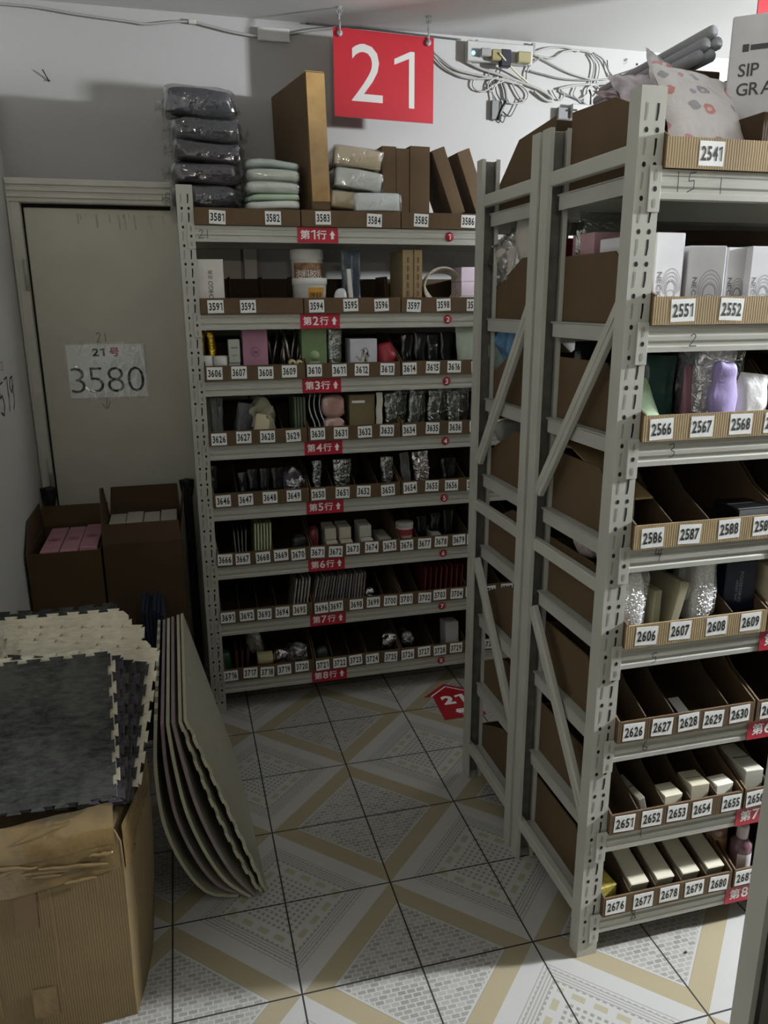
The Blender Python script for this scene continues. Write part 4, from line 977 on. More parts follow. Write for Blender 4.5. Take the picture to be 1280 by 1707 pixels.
# white carton with SIP / GRA lettering, and what it stands on
p = PY(1234, 190, -1.20)
t = thing('white_carton', (1.255, -1.17, A[0] + .118), 'white carton with large black SIP GRA lettering at the top right', 'carton')
PV = Matrix.Translation((1.272, -1.13, A[0] + .118)) @ Matrix.Rotation(-.68, 4, 'Z')
m = MB(); m.M = PV; m.box(0, .26, 0, .2, 0, .20, 0, .003); m.build('box_body', C('#cfced0', rough=.4), t)
m = MB(); m.M = PV; yy = -.0008
m.text('SIP', (.020, yy, .098), X_, Z_, .024, 0, center=False, bold=.012); m.text('GRA', (.020, yy, .062), X_, Z_, .024, 0, center=False, bold=.012)
m.box(.024, .036, yy, yy + .0008, .132, .146); m.box(.039, .12, yy, yy + .0008, .134, .144); m.build('lettering', mat('grey print', '#4c4a4c', .6, var=0), t)
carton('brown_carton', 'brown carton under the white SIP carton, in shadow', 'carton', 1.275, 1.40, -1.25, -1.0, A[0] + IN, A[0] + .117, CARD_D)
# rolled lengths lying across the rack top
for i in range(5):
    dx, dz = [(0, 0), (.03, .004), (.014, .026), (.045, .03), (.03, .052)][i]
    m = MB(); m.tube([(1.31 + dx, -.50, 2.115 + dz), (1.308 + dx, -.75, 2.12 + dz), (1.305 + dx, -.98, 2.125 + dz)], .014, 10)
    tag(m.build('grey_tube', mat('grey plastic tube', '#8e8f92', .4, var=.1)), 'grey tube in the bundle lying across the rack top beside the white carton', 'tube', 'grey tubes on the rack top')
for (x, w, lb) in ((1.235, .13, 'brown carton carrying the grey tubes on the rack top, left one'), (1.425, .10, 'brown carton carrying the grey tubes on the rack top, right one')):
    carton('brown_carton', lb, 'carton', x, x + w, -.98, -.915 if x < 1.3 else -.91, A[0] + IN, 2.098, CARD_D)
# goods stored further along the top of the rack
r = random.Random(11)
xx = 1.62
k = 0
while xx < 2.85:
    w = r.uniform(.18, .3); h_ = r.uniform(.26, .42)
    carton('brown_carton', 'tall brown carton on the rack top beyond the right edge, number %d along' % (k + 1), 'carton', xx, xx + w, -1.2, -.92, A[0] + .012, A[0] + h_, CARD, 'cartons along the rack top', parts=False)
    xx += w + .02; k += 1
for (n, j), q in BEHIND.items():
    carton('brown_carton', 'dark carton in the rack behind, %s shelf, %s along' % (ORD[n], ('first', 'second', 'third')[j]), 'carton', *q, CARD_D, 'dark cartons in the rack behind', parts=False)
# second row: massager boxes with a line drawing
def neck_front(m, w, h):
    c0 = (w * .12, -.0006, h * .36)
    m.text('NECK', (-w * .3, -.0006, h * .42), -Z_, X_, .010, 0, width=.05, bold=.02)
    R_ = w * .19
    m.stroke([(R_ * math.cos(a / 20 * 2 * math.pi) * .9, R_ * 1.3 * math.sin(a / 20 * 2 * math.pi)) for a in range(21)], c0, X_, Z_, .0008)
    m.stroke([(R_ * .7 * math.cos(a / 10 * math.pi), -R_ * .5 + R_ * .5 * math.sin(a / 10 * math.pi)) for a in range(11)], c0, X_, Z_, .0005)
    for k in range(4):
        R1 = w * (.23 + .035 * k)
        m.stroke([(R1 * math.cos(a / 14 * math.pi), -R_ * .6 + k * .003 + R1 * 1.75 * math.sin(a / 14 * math.pi)) for a in range(15)], c0, X_, Z_, .0005)
    return mat('grey drawing', '#6f6d6f', .6, var=0)
mb = [(1094, 1147, 387, 1.0, 'tallest white massager box with a line drawing, next to the post over label 2551'), (1152, 1212, 409, 1.0, 'white massager box with a line drawing, second from the post'), (1214, 1250, 412, 1.0, 'white massager box with a line drawing, third from the post'), (1254, 1298, 410, 1.0, 'white massager box with a line drawing, cut by the picture edge')]
for i, (a, c1, tp, _q, lb) in enumerate(mb):
    yq = YA + [.035, .03, .045, .03][i]
    x0, x1, zt = bx(a, c1, tp, yq, 0)
    carton('massager_box', lb, 'box', x0 + .001, x1 - .002, yq, yq + .2, A[1] + IN, zt, C('#d7d5d6', rough=.35), 'white massager boxes on the second shelf', face=neck_front, rz=[.06, -.12, .04, .02][i])
carton('pink_box', 'pink box lying at the back of the second shelf, behind the rack post', 'box', 1.06, 1.18, -1.00, -.90, A[1] + IN, A[1] + .20, C('#b48d92'))
pouch('clear_bag', 'large dusty clear bag at the back of the second shelf behind the post', 'bag', 1.05, 1.25, -.93, A[1] + .155, A[1] + .25, .06, BAGD, None, 151, inner=C('#8d8b86'))
# third row
x0, x1, zt = bx(1066, 1118, 640, YA + .03, 0)
pouch('pale_green_pack', 'pale green flat pack leaning back over label 2566', 'pack', 1.042, 1.112, YA + .012, A[2] + IN, A[2] + .14, .03, C('#a5bf9c', rough=.35, bump=.3), None, 161, lean=-.55, ry=-.1)
m = MB(); piv = (1.078, YA + .004, A[2] + .03)
pouch('dark_green_pack', 'dark green pack standing behind the pale green one over label 2567', 'pack', 1.085, 1.17, YA + .09, A[2] + IN, A[2] + .17, .05, C('#1f3f38', rough=.25, bump=.5), None, 162, ry=.05)
pouch('pink_sleeve', 'narrow dusty pink sleeve between the dark green pack and the lavender bag', 'bag', 1.168, 1.192, YA + .05, A[2] + IN, A[2] + .15, .03, C('#8a5f68', rough=.3, bump=.5), None, 163)
t = pack('garment_bag', 'clear bag with white and lavender clothing over labels 2567 and 2568', 'bag', (1.232, YA + .065, A[2] + IN), (.095, .085, .185), C('#c3bfc6', rough=.5, bump=.4), None, e=.4, amp=.007, freq=14, seed=44, wrap=BAGF, n=14)
m = MB().at((1.245, YA + .024, A[2] + .02)); m.pillow((0, 0, .065), (.062, .03, .14), .4, 14, .011, 34, 4); m.build('lavender_cloth', C('#9c8cbd', rough=.6, bump=.3), t)
pouch('white_bag', 'crumpled white bag over label 2569 at the picture edge', 'bag', 1.285, 1.37, YA + .04, A[2] + IN, A[2] + .13, .06, C('#d2d0cc', rough=.35, bump=.6), None, 164, ry=.12)
pouch('dark_bag', 'dark translucent bag behind the white bag at the picture edge', 'bag', 1.28, 1.38, YA + .12, A[2] + IN, A[2] + .18, .05, BAGD, None, 165, inner=C('#4c4a4a'))
pouch('black_pack', 'black bundle at the rear of the third shelf, seen through the rack end', 'pack', 1.05, 1.2, -.95, A[2] + .03, A[2] + .19, .06, SHINYBLACK, None, 166)
# fourth row
t = carton('black_box', 'flat black box with a clear window over label 2589', 'box', 1.31, 1.40, YA + .006, YA + .09, A[3] + IN, A[3] + .07, C('#1c1c1f', rough=.2))
m = MB(); m.box(1.314, 1.396, YA + .0045, YA + .0058, A[3] + .05, A[3] + .066); m.build('glossy_edge', C('#6d6e70', rough=.1), t)
m = MB(); m.prism([(YA + .05, A[3] + .10), (YA + .06, A[3] + .103), (YA + .30, A[3] + .175), (YA + .40, A[3] + .165), (YA + .40, A[3] + .16), (YA + .29, A[3] + .169), (YA + .05, A[3] + .096)], 'x', 1.045, 1.12, 0)
tag(m.build('kraft_paper_bag', C('#8f774f', rough=.7, bump=.5)), 'kraft paper bag lying on top of the bin behind label 2586', 'paper bag')
slabstack('cardboard_strip', 'cardboard strip standing over label 2586', 'cardboard', 1.066, 1.076, YA + .05, YA + .2, A[3] + IN, A[3] + .11, CARD)
# fifth row
BUB = film('bubble wrap', clear=.84, bump=.7, bscale=120, rough=.25)
for i, (cx, lb) in enumerate([(1.075, 'bubble wrapped pack over label 2606 beside the post'), (1.262, 'bubble wrapped pack over label 2608')]):
    pack('bubble_wrapped_pack', lb, 'pack', (cx, YA + .07, A[4] + .012), (.07 if i == 0 else .062, .10, .165 if i == 0 else .18), C('#e4e4df', rough=.22, bump=.5, bscale=130), 'bubble wrapped packs', e=.5, amp=.006, freq=18, seed=51 + i, wrap=BUB)
carton('cream_box', 'slim cream box standing over label 2607, left one', 'box', 1.133, 1.153, YA + .03, YA + .15, A[4] + IN, A[4] + .115, C('#a8a284'), 'slim cream boxes over label 2607')
carton('cream_box', 'slim cream box leaning over label 2607, right one', 'box', 1.166, 1.188, YA + .02, YA + .16, A[4] + IN, A[4] + .135, C('#a39d80'), 'slim cream boxes over label 2607', ry=.22)
def navy_front(m, w, h):
    m.text('POSSESSING', (w * .0, -.0006, h * .6), -Z_, X_, .008, 0, width=.075); m.text('beauty skin', (-w * .12, -.0006, h * .55), -Z_, X_, .006, 0, width=.05); return C('#9aa0ae')
carton('navy_box', 'dark navy box with small pale lettering over label 2609', 'box', 1.322, 1.403, YA + .03, YA + .16, A[4] + IN, A[4] + .165, C('#171d33', rough=.3), face=navy_front, rz=-.08)
def hanzi_front(m, w, h):
    for k, ch in enumerate('草本润护'): m.text(ch, (-w * .25, -.0006, h * (.82 - .17 * k)), X_, Z_, .021, 0, bold=.03)
    return INK
carton('cream_box', 'cream box with large black characters at the right picture edge of the fifth shelf', 'box', 1.424, 1.49, YA + .006, YA + .1, A[4] + IN, A[4] + .15, C('#c2b797'), face=hanzi_front)
# sixth row
pouch('plush_toy_bag', 'clear bag with dark goods in the shadow over label 2631', 'bag', 1.43, 1.50, YA + .2, A[5] + IN, A[5] + .13, .05, BAGD, None, 171, inner=C('#2c2a28'))
slabstack('paper_slip', 'white paper slip lying in the bin over label 2628', 'paper', 1.245, 1.275, YA + .02, YA + .10, A[5] + IN, A[5] + .008, PAPER, rx=.3)
# seventh row
for i, (cx, h_, dp, col, lb) in enumerate([(1.150, .075, .10, '#8f8b7c', 'grey folded carton leaning over label 2652'), (1.225, .066, .05, '#d6cfb6', 'small cream carton over label 2653'), (1.299, .082, .06, '#d0c9ae', 'taller cream carton over label 2654'), (1.372, .07, .04, '#e6e1d2', 'bright small carton over label 2655'), (1.456, .095, .12, '#cfcdbd', 'pale glossy carton over label 2656')]):
    carton('small_carton', lb, 'carton', cx - (.026 if i else .008), cx + (.026 if i else .010), YA + .008, YA + .008 + dp, A[6] + IN, A[6] + h_, C(col, rough=.35), 'small cartons on the seventh shelf of the right rack', ry=[-.25, 0, 0, 0, 0][i], rz=[.0, .03, -.03, .05, -.06][i])
# bottom row: long slanted cartons
for i, (cx, lb) in enumerate([(1.151, 'over label 2677, first of the four from the post'), (1.225, 'over label 2678, second of the four'), (1.299, 'over label 2679, third of the four'), (1.373, 'over label 2680, last of the four')]):
    carton('long_carton', 'long pale carton slanting back ' + lb, 'carton', cx - .026, cx + .026, YA + .012, YA + .34, A[7] + .034, A[7] + .066, C('#d2ccb6', rough=.3), 'long cartons on the bottom shelf', rx=.26, face=None)
carton('yellow_pack', 'small yellow printed pack over label 2676', 'pack', 1.045, 1.098, YA + .02, YA + .12, A[7] + IN, A[7] + .06, C('#b8a94e', var=.4, vscale=70), rz=.1)
def bottle(label, cx, cy, zb, h, r_, liquid, labelc):
    t = thing('cosmetic_bottle', (cx, cy, zb), label, 'bottle', 'cosmetic bottles'); c0 = (cx, cy, zb)
    m = MB(); m.lathe([(0, 0), (r_ * .92, 0), (r_, .004), (r_, h * .58), (r_ * .95, h * .64), (r_ * .5, h * .73), (r_ * .45, h * .75), (0, h * .75)], c0, 24); m.build('glass_body', mat('liq' + liquid, liquid, .08, var=.05, trans=.35), t)
    m = MB(); m.lathe([(r_ * .52, h * .74), (r_ * .56, h * .75), (r_ * .56, h * .97), (r_ * .5, h), (0, h)], c0, 20); m.build('cap', C('#c0b2b4', rough=.15), t)
    m = MB(); m.sheet(lambda u, v: (cx + r_ * 1.01 * math.sin((u - .5) * 1.9), cy - r_ * 1.01 * math.cos((u - .5) * 1.9), zb + h * (.1 + .38 * v)), 12, 3); m.build('paper_label', labelc, t)
bottle('tall pump bottle with pink brown liquid, behind the other bottle over label 2681', 1.434, YA + .088, A[7] + .010, .178, .028, '#a77e74', C('#b8926c', rough=.4))
bottle('mauve glass bottle with white label, in front over label 2681', 1.467, YA + .032, A[7] + .010, .145, .027, '#8a6870', C('#cfc6c4', rough=.4))
# plush seen through the rack end, row five
for i, (y, lb) in enumerate([(-1.03, 'pink and white plush ball seen through the rack end, rear one'), (-1.13, 'pink and white plush ball seen through the rack end, front one')]):
    pack('plush_ball', lb, 'plush', (1.055 + .04, y, A[4] + .128), (.09, .10, .09), C('#b9aaa4', rough=.9, var=.25, vscale=50, bump=.6), 'plush balls', e=.9, amp=.008, freq=30, seed=55 + i)
# rack behind: white fabric bags and a blue bag
for i, (y, z, w, h_, lb, mt) in enumerate([(-.50, A[1] + .06, .13, .18, 'white fabric bag spilling over the bin front of the rack behind, lower one', C('#b8b0a6', rough=.7, bump=.6)), (-.62, A[1] + .12, .18, .16, 'white fabric bag slumped on top in the rack behind', C('#c3bcb2', rough=.7, bump=.6))]):
    pack('fabric_bag', lb, 'bag', (1.118, y, z), (.145, w * 1.1, h_ * 1.05), mt, 'fabric bags in the rack behind', e=.85, amp=.03, freq=16, seed=60 + i, wrap=BAGF if i == 0 else None)
carton('red_box', 'red box with dotted print peeking above the bin in the rack behind', 'box', 1.06, 1.16, -.76, -.70, A[1] + .10, A[1] + .205, C('#8f2d3a', var=.4, vscale=90))
pack('blue_bag', 'crumpled blue bag in the third shelf bin of the rack behind', 'bag', (1.10, -.50, A[2] + .12), (.12, .13, .13), C('#5f86a8', rough=.3, var=.5, vscale=30, bump=.8), e=.9, amp=.03, freq=22, seed=63)
pack('white_bag', 'small white bag with a green edge beside the blue bag in the rack behind', 'bag', (1.07, -.45, A[2] + .06), (.07, .05, .13), C('#aab8ae', rough=.4, bump=.5), e=.6, amp=.01, freq=18, seed=64)
pack('white_bag', 'small pale bag in the fourth shelf bin of the rack behind', 'bag', (1.09, -.50, A[3] + .10), (.08, .05, .07), C('#a9a9a2', rough=.4, bump=.5), e=.6, amp=.008, freq=18, seed=65)
pack('green_bag', 'dark green glossy bag in the fifth shelf of the rack behind', 'bag', (1.12, -.62, A[4] + .162), (.12, .18, .06), C('#2c4034', rough=.25, bump=.7), e=.6, amp=.01, freq=18, seed=66)

# ------------------------------------------------------------------ left foreground: mats, cartons
FD = fleece_mat('dark grey fleece', '#4b4c48', '#282926'); FC = fleece_mat('cream fleece', '#dad2bc', '#bfb69e'); FP = fleece_mat('purple grey fleece', '#59535b', '#39343c'); FB = fleece_mat('brown grey fleece', '#5f5955', '#3b3634')
EVA_W = mat('cream foam edge', '#c9c4ae', .7, var=.05); EVA_D = mat('dark foam edge', '#4a4a4c', .8, var=.1); EVA_P = mat('purple foam edge', '#4c4352', .8, var=.1)
def puzzle_outline(L_, n, tabs=(1, 1, 1, 1), ph=0):
    """square tile with dovetail tabs; tab height is a third of the pitch"""
    p = L_ / n; h = p * .30; pts = []
    def side(o, d, nrm):
        for i in range(n):
            a = o + d * (p * i)
            if (i + ph) % 2 == 0:
                pts.extend([a + d * p * .04, a - d * p * .10 + nrm * h, a + d * p * 1.10 + nrm * h, a + d * p * .96])
            else: pts.append(a + d * p * .5)
    V2 = lambda x, y: Vector((x, y))
    n_ = n
    side(V2(-L_ / 2, -L_ / 2), V2(1, 0), V2(0, -1)); side(V2(L_ / 2, -L_ / 2), V2(0, 1), V2(1, 0))
    side(V2(L_ / 2, L_ / 2), V2(-1, 0), V2(0, 1)); side(V2(-L_ / 2, L_ / 2), V2(0, -1), V2(-1, 0))
    return [(q.x, q.y) for q in pts]
def foam_mat(label, right, ybot, zbot, tilt, mtop, medge, roll=0.0, L_=.30, n=13, th=.012, ph=0, yaw=0.0):
    """tile leaning back; right = x of its lower right corner, tilt from the horizontal"""
    m = MB(); base = Vector((right - L_ / 2, ybot, zbot))
    m.M = Matrix.Translation(base) @ Matrix.Rotation(yaw, 4, 'Z') @ Matrix.Rotation(tilt, 4, 'X') @ Matrix.Translation((L_ / 2, 0, 0)) @ Matrix.Rotation(roll, 4, 'Z') @ Matrix.Translation((-L_ / 2, L_ / 2, 0))
    m.prism(puzzle_outline(L_, n, ph=ph), 'z', -th, 0, 0)
    m.prism(puzzle_outline(L_ * .997, n, ph=ph), 'z', 0, .003, 1)
    o = m.build('foam_mat', [medge, mtop], base=(base.x, ybot, zbot))
    return tag(o, label, 'foam mat', 'puzzle foam mats leaning on the big carton')
TZ = .555
T0 = math.radians(62)
lay = [(-.078, -1.150, FD, EVA_D, 0, 'large dark grey fleece puzzle mat at the front of the row on the taped carton', 0, .0),
       (-.072, -1.132, FC, EVA_W, -.01, 'cream puzzle mat directly behind the dark front mat, only its teeth show', 1, .0),
       (-.066, -1.112, FP, EVA_P, -.04, 'purple grey puzzle mat just behind the cream teeth of the front pair', 0, -.024),
       (-.064, -1.094, FB, EVA_D, -.07, 'brown grey puzzle mat in the middle of the leaning row, front one', 1, -.040),
       (-.060, -1.076, FD, EVA_D, -.10, 'dark puzzle mat in the middle of the leaning row, behind the brown grey one', 0, -.048),
       (-.058, -1.058, FP, EVA_P, -.13, 'purple grey puzzle mat in the middle of the leaning row, rear one', 1, -.056),
       (-.054, -1.040, FD, EVA_D, -.17, 'dark puzzle mat in front of the cream ones', 0, -.066),
       (-.036, -1.022, FC, EVA_W, -.20, 'cream puzzle mat, lowest of the cream fan behind the dark mats', 0, -.046),
       (-.036, -1.004, FC, EVA_W, -.16, 'cream puzzle mat, second of the cream fan', 1, -.032),
       (-.040, -.986, FC, EVA_W, -.10, 'cream puzzle mat, third of the cream fan', 0, -.010),
       (-.046, -.966, FC, EVA_W, -.02, 'cream puzzle mat with the long toothed top edge, rearmost of the cream fan', 1, .022),
       (-.07, -.945, FD, EVA_D, .02, 'dark grey puzzle mat peeking above the cream top edge', 0, .03),
       (-.12, -.925, FD, EVA_D, -.03, 'dark grey puzzle mat at the very back, left of the cream mat', 1, .02)]
for i, (rx_, yb_, mt, me_, rl, lb, ph, dz) in enumerate(lay):
    foam_mat(lb, rx_, yb_ + dz * .53, TZ + .028 + dz, T0, mt, me_, roll=rl, ph=ph, n=13)

# big taped carton
def ring(z, bulge, fx, top=0):
    x0, x1, y0, y1 = -.425, -.078 + fx, -1.152, -.62; pts = []
    for i in range(12): u = i / 12; pts.append((x0 + (x1 - x0) * u, y0 - bulge * .25 * math.sin(math.pi * u), z))
    for i in range(12): u = i / 12; pts.append((x1 + bulge * math.sin(math.pi * min(1, u * 1.15)) + .0 * u, y0 + (y1 - y0) * u, z + top * u))
    for i in range(12): u = i / 12; pts.append((x1 + (x0 - x1) * u, y1, z + top))
    for i in range(6): u = i / 6; pts.append((x0, y1 + (y0 - y1) * u, z + top * (1 - u)))
    return pts
t = thing('taped_carton', (-.25, -.89, 0), 'big brown carton wrapped in packing tape under the foam mats', 'carton')
levels = [(0, .03, 0, 0), (.08, .038, .0, 0), (.2, .046, .002, 0), (.32, .05, .004, 0), (.42, .05, .006, 0), (.47, .045, .005, .01), (.50, .03, -.005, .02), (.530, .01, -.03, .02), (.500, -.0, -.06, .0)]
m = MB(); R_ = [ring(z, bb, fx, tp) for z, bb, fx, tp in levels]; n_ = len(R_[0]); vs = []; fs = []
for k, rg in enumerate(R_):
    for i, q in enumerate(rg):
        w_ = .0014 if k > 0 else 0
        nn = noise.noise(Vector((q[0] * 9, q[1] * 9, q[2] * 7)))
        inn = 0.0
        if k >= 7: cx_, cy_ = -.25, -.89; q = (q[0] + (cx_ - q[0]) * (.12 if k == 7 else .3), q[1] + (cy_ - q[1]) * (.05 if k == 7 else .2), q[2])
        vs.append((q[0] + nn * w_, q[1] + nn * w_ * 1.5, q[2]))
for k in range(len(R_) - 1):
    for i in range(n_): j = (i + 1) % n_; fs.append((k * n_ + i, k * n_ + j, (k + 1) * n_ + j, (k + 1) * n_ + i))
fs.append(tuple(range((len(R_) - 1) * n_, len(R_) * n_))); fs.append(tuple(range(n_ - 1, -1, -1)))
m.add(vs, fs, 0, False); BIGC = cardboard('kraft carton board', '#6f5e41'); m.build('box_body', BIGC, t)
TAPE = mat('glossy brown packing tape', '#725e3c', .14, var=.22, vscale=16, bump=.9, bscale=22)
def tape_strip(z0, z1, x0, x1, dy, seed, slope=0.0):
    m = MB()
    def fn(u, v):
        x = x0 + (x1 - x0) * u; z = z0 + (z1 - z0) * v + slope * (u - .5) + .006 * noise.noise(Vector((u * 4, seed, v)))
        k = max(0, z - .50); yb = -1.152 - .012 * math.sin(math.pi * (x + .425) / .35) - dy + k * .75
        return (x, yb - .0035 - .002 * noise.noise(Vector((u * 9, v * 4, seed))), z)
    m.sheet(fn, 24, 6); return m.build('tape_strip', TAPE, t)
tape_strip(.395, .455, -.425, -.078, .002, 1, .03); tape_strip(.43, .50, -.425, -.082, .0035, 2, -.02); tape_strip(.47, .545, -.425, -.085, .005, 3, .015)
for k in range(9):
    rr_ = random.Random(40 + k); zc_ = .40 + .13 * rr_.random(); xc_ = -.40 + .30 * rr_.random(); ln_ = .05 + .10 * rr_.random(); sl_ = rr_.uniform(-.25, .25)
    m = MB()
    def ridge(u, v, zc_=zc_, xc_=xc_, ln_=ln_, sl_=sl_, k=k):
        x = min(xc_ + ln_ * u, -.09); z = zc_ + sl_ * ln_ * u + .012 * (v - .5) * math.sin(math.pi * (.1 + .8 * u)) + .004 * noise.noise(Vector((u * 4, k, 0)))
        kk = max(0, z - .50); yb = -1.152 - .012 * math.sin(math.pi * (x + .425) / .35) - .006 + kk * .75
        return (x, yb - .0045 - .004 * math.sin(math.pi * v), z)
    m.sheet(ridge, 10, 4); m.build('tape_wrinkle', TAPE, t)
m = MB(); m.sheet(lambda u, v: (-.0765 + .004 + .045 * math.sin(math.pi * min(1, u * .52)) + .004, -1.150 + .26 * u, .40 + .11 * v + .02 * u), 10, 6); m.build('tape_strip', TAPE, t)
m = MB(); m.sheet(lambda u, v: (-.30 + .045 * u + .004 * v, -1.1665, .30 + .10 * v), 3, 6); m.build('brown_sticker', mat('brown stain patch', '#5f4a30', .5), t)
m = MB(); m.sheet(lambda u, v: (-.29 + .05 * u, -1.1650, .06 + .08 * v), 3, 4); m.build('tape_patch', TAPE, t)
for x_, z0, z1 in ((-.355, .08, .40), (-.225, .12, .41), (-.13, .25, .40)):
    m = MB(); m.sheet(lambda u, v: (x_ + .0014 * u + .004 * noise.noise(Vector((v * 3, x_ * 9, 0))), -1.152 - .0125 * math.sin(math.pi * (x_ + .425) / .35) - .0045, z0 + (z1 - z0) * v), 1, 10); m.build('crease', mat('carton crease', '#8a6c40', .8, var=.1), t)
m = MB(); m.slab(lambda u, v: (Vector((-.045 - .03 * u + .02 * v, -.90 + .25 * v, .545 + .05 * u + .03 * v)), Vector((.6, 0, .8))), 4, 6, .004); m.build('torn_flap', BIGC, t)

# navy foam sheets standing behind the mats
for i in range(6):
    x = -.058 + i * .0125
    slabstack('navy_foam_sheet', 'navy foam sheet standing on edge behind the mats, %s' % ('first from the left', 'second from the left', 'third from the left', 'fourth from the left', 'fifth from the left', 'rightmost of the six')[i], 'foam sheet', x, x + .0105, -.17, .02, 0, .61 - .01 * (i % 3), mat('navy foam', '#1d2436', .7, var=.15), 'navy foam sheets')

# tall foam sheets standing on edge and bending towards the floor
def bent_sheet(label, prof, y0, y1, th, material, medge, teeth_top=True, teeth_near=False, yskew=0.0, farlift=0.0, twist=0.0):
    pr = [Vector((a, c)) for a, c in prof]
    # smooth the profile with Catmull-Rom and resample evenly
    dense = []
    for i in range(len(pr) - 1):
        p0 = pr[max(i - 1, 0)]; p1 = pr[i]; p2 = pr[i + 1]; p3 = pr[min(i + 2, len(pr) - 1)]
        for k in range(12):
            s_ = k / 12; dense.append(.5 * ((2 * p1) + (p2 - p0) * s_ + (2 * p0 - 5 * p1 + 4 * p2 - p3) * s_ ** 2 + (3 * p1 - p0 - 3 * p2 + p3) * s_ ** 3))
    dense.append(pr[-1]); cum = [0]
    for a, c in zip(dense, dense[1:]): cum.append(cum[-1] + (c - a).length)
    L_ = cum[-1]
    def at_(s_):
        d = max(0, min(L_, s_))
        for i in range(len(cum) - 1):
            if cum[i + 1] >= d:
                f = (d - cum[i]) / max(1e-9, cum[i + 1] - cum[i]); q = dense[i].lerp(dense[i + 1], f); tg = (dense[i + 1] - dense[i]).normalized(); break
        if s_ < 0: q = q + tg * s_
        return q, Vector((-tg.y, tg.x))
    NS, NY = 20, 22
    ds = L_ / NS; dyy = (y1 - y0) / NY; cells = [(i, j) for i in range(NS) for j in range(NY)]
    if teeth_top: cells += [(-1, j) for j in range(NY) if j % 2 == 0]
    if teeth_near: cells += [(i, -1) for i in range(NS) if i % 2 == 0]
    cs = set(cells); vid = {}; V = []; F = []; MI = []
    TT = .018
    def vert(i, j, sd):
        k = (i, j, sd)
        if k not in vid:
            s_ = -TT if i < 0 else i * ds; yy = y0 - TT if j < 0 else y0 + j * dyy
            v_ = (yy - y0) / (y1 - y0)
            q, nn = at_(s_); q = q + nn * (th * sd)
            hf = 1 - max(0, s_) / L_
            vid[k] = len(V); V.append((q.x + twist * v_ * (1 - hf), yy + yskew * hf, q.y + farlift * v_ * hf))
        return vid[k]
    def corners(i, j): return [(i, j), (i + 1, j), (i + 1, j + 1), (i, j + 1)]
    def cell_idx(i, j, sd):
        return [vert(a, c, sd) for a, c in corners(i, j)]
    for (i, j) in cells:
        F.append(cell_idx(i, j, 0)); MI.append(0); F.append(list(reversed(cell_idx(i, j, 1)))); MI.append(0)
        cn = corners(i, j)
        for e_, nb in ((0, (i, j - 1)), (1, (i + 1, j)), (2, (i, j + 1)), (3, (i - 1, j))):
            if nb not in cs:
                a, c = cn[e_], cn[(e_ + 1) % 4]; F.append([vert(*a, 0), vert(*c, 0), vert(*c, 1), vert(*a, 1)]); MI.append(1)
    m = MB(); m.v = [Vector(q) for q in V]; m.f = F; m.m = MI; m.sm = [False] * len(F)
    zs = min(q.z for q in m.v)
    for q in m.v: q.z -= zs - .001
    o = m.build('bent_foam_sheet', [material, medge])
    return tag(o, label, 'foam sheet', 'large cream foam sheets standing by the carton')
FS = mat('pale grey green foam', '#9c9986', .75, var=.05, vscale=30, bump=.25, bscale=160)
FSE = mat('pale foam edge', '#b3af96', .7, var=.05); FSP = mat('mauve foam edge', '#8f7f84', .7, var=.08)
J = [(-.004, .560), (-.014, .427), (-.004, .262), (.040, .118), (.098, .026), (.176, .0)]
def shift(P, dx, dz=0, k=1.0): return [(a + dx + (k - 1) * 0, c + dz) for a, c in P]
STR = [(.070, .578), (.106, .462), (.142, .347), (.178, .231), (.214, .116), (.250, .0)]
BS = [(0, 'large foam sheet bent into a curve, outermost on the carton side, toothed top edge', FSE, True, False), (.22, 'large foam sheet bent into a curve, second from the carton', FSP, False, False),
      (.41, 'large foam sheet bent into a curve, third from the carton', FSE, False, False), (.59, 'large foam sheet bent into a curve, fourth from the carton', FSP, False, False),
      (.83, 'large foam sheet nearly straight, toothed edge in the shadow, second from the right', FSE, False, True), (1.0, 'large foam sheet leaning straight, toothed near edge, rightmost and facing the aisle', FSE, False, True)]
for k, (tt, lb, ed, t_top, t_near) in enumerate(BS):
    bent_sheet(lb, [(a + (c - a) * tt, b_ + (d - b_) * tt) for (a, b_), (c, d) in zip(J, STR)], -.845 - (.012 if k in (2, 3) else 0), -.20, .0085, FS, ed, t_top, t_near, farlift=.02, twist=-.03)
# open cartons with boxes by the door
def open_carton(name, label, x0, x1, y0, y1, z1, material, flaps):
    t = thing(name, ((x0 + x1) / 2, (y0 + y1) / 2, 0), label, 'carton'); th = .005
    m = MB(); m.box(x0, x1, y0, y0 + th, 0, z1); m.box(x0, x1, y1 - th, y1, 0, z1); m.box(x0, x0 + th, y0 + th, y1 - th, 0, z1); m.box(x1 - th, x1, y0 + th, y1 - th, 0, z1); m.box(x0 + th, x1 - th, y0 + th, y1 - th, 0, .006)
    m.build('box_body', material, t)
    for q in flaps:
        m = MB(); a, c, d, e = [Vector(p) for p in q]; nn = (c - a).cross(d - a).normalized() * .002
        m.add([a - nn, c - nn, d - nn, e - nn, a + nn, c + nn, d + nn, e + nn], [(0, 3, 2, 1), (4, 5, 6, 7), (0, 1, 5, 4), (1, 2, 6, 5), (2, 3, 7, 6), (3, 0, 4, 7)]); m.build('flap', material, t)
    return t
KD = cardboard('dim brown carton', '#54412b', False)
BX0, BX1, BY0, BY1, BZ = -.427, -.186, .05, .42, .768
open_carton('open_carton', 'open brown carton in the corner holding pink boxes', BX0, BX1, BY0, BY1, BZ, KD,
            [((BX0 + .002, BY0, BZ), (BX0 + .002, BY1, BZ), (BX0 - .004, BY1, BZ + .09), (BX0 - .004, BY0 + .12, BZ + .09)), ((BX0, BY1, BZ), (BX1, BY1, BZ), (BX1, BY1 + .03, BZ + .07), (BX0, BY1 + .03, BZ + .07))])
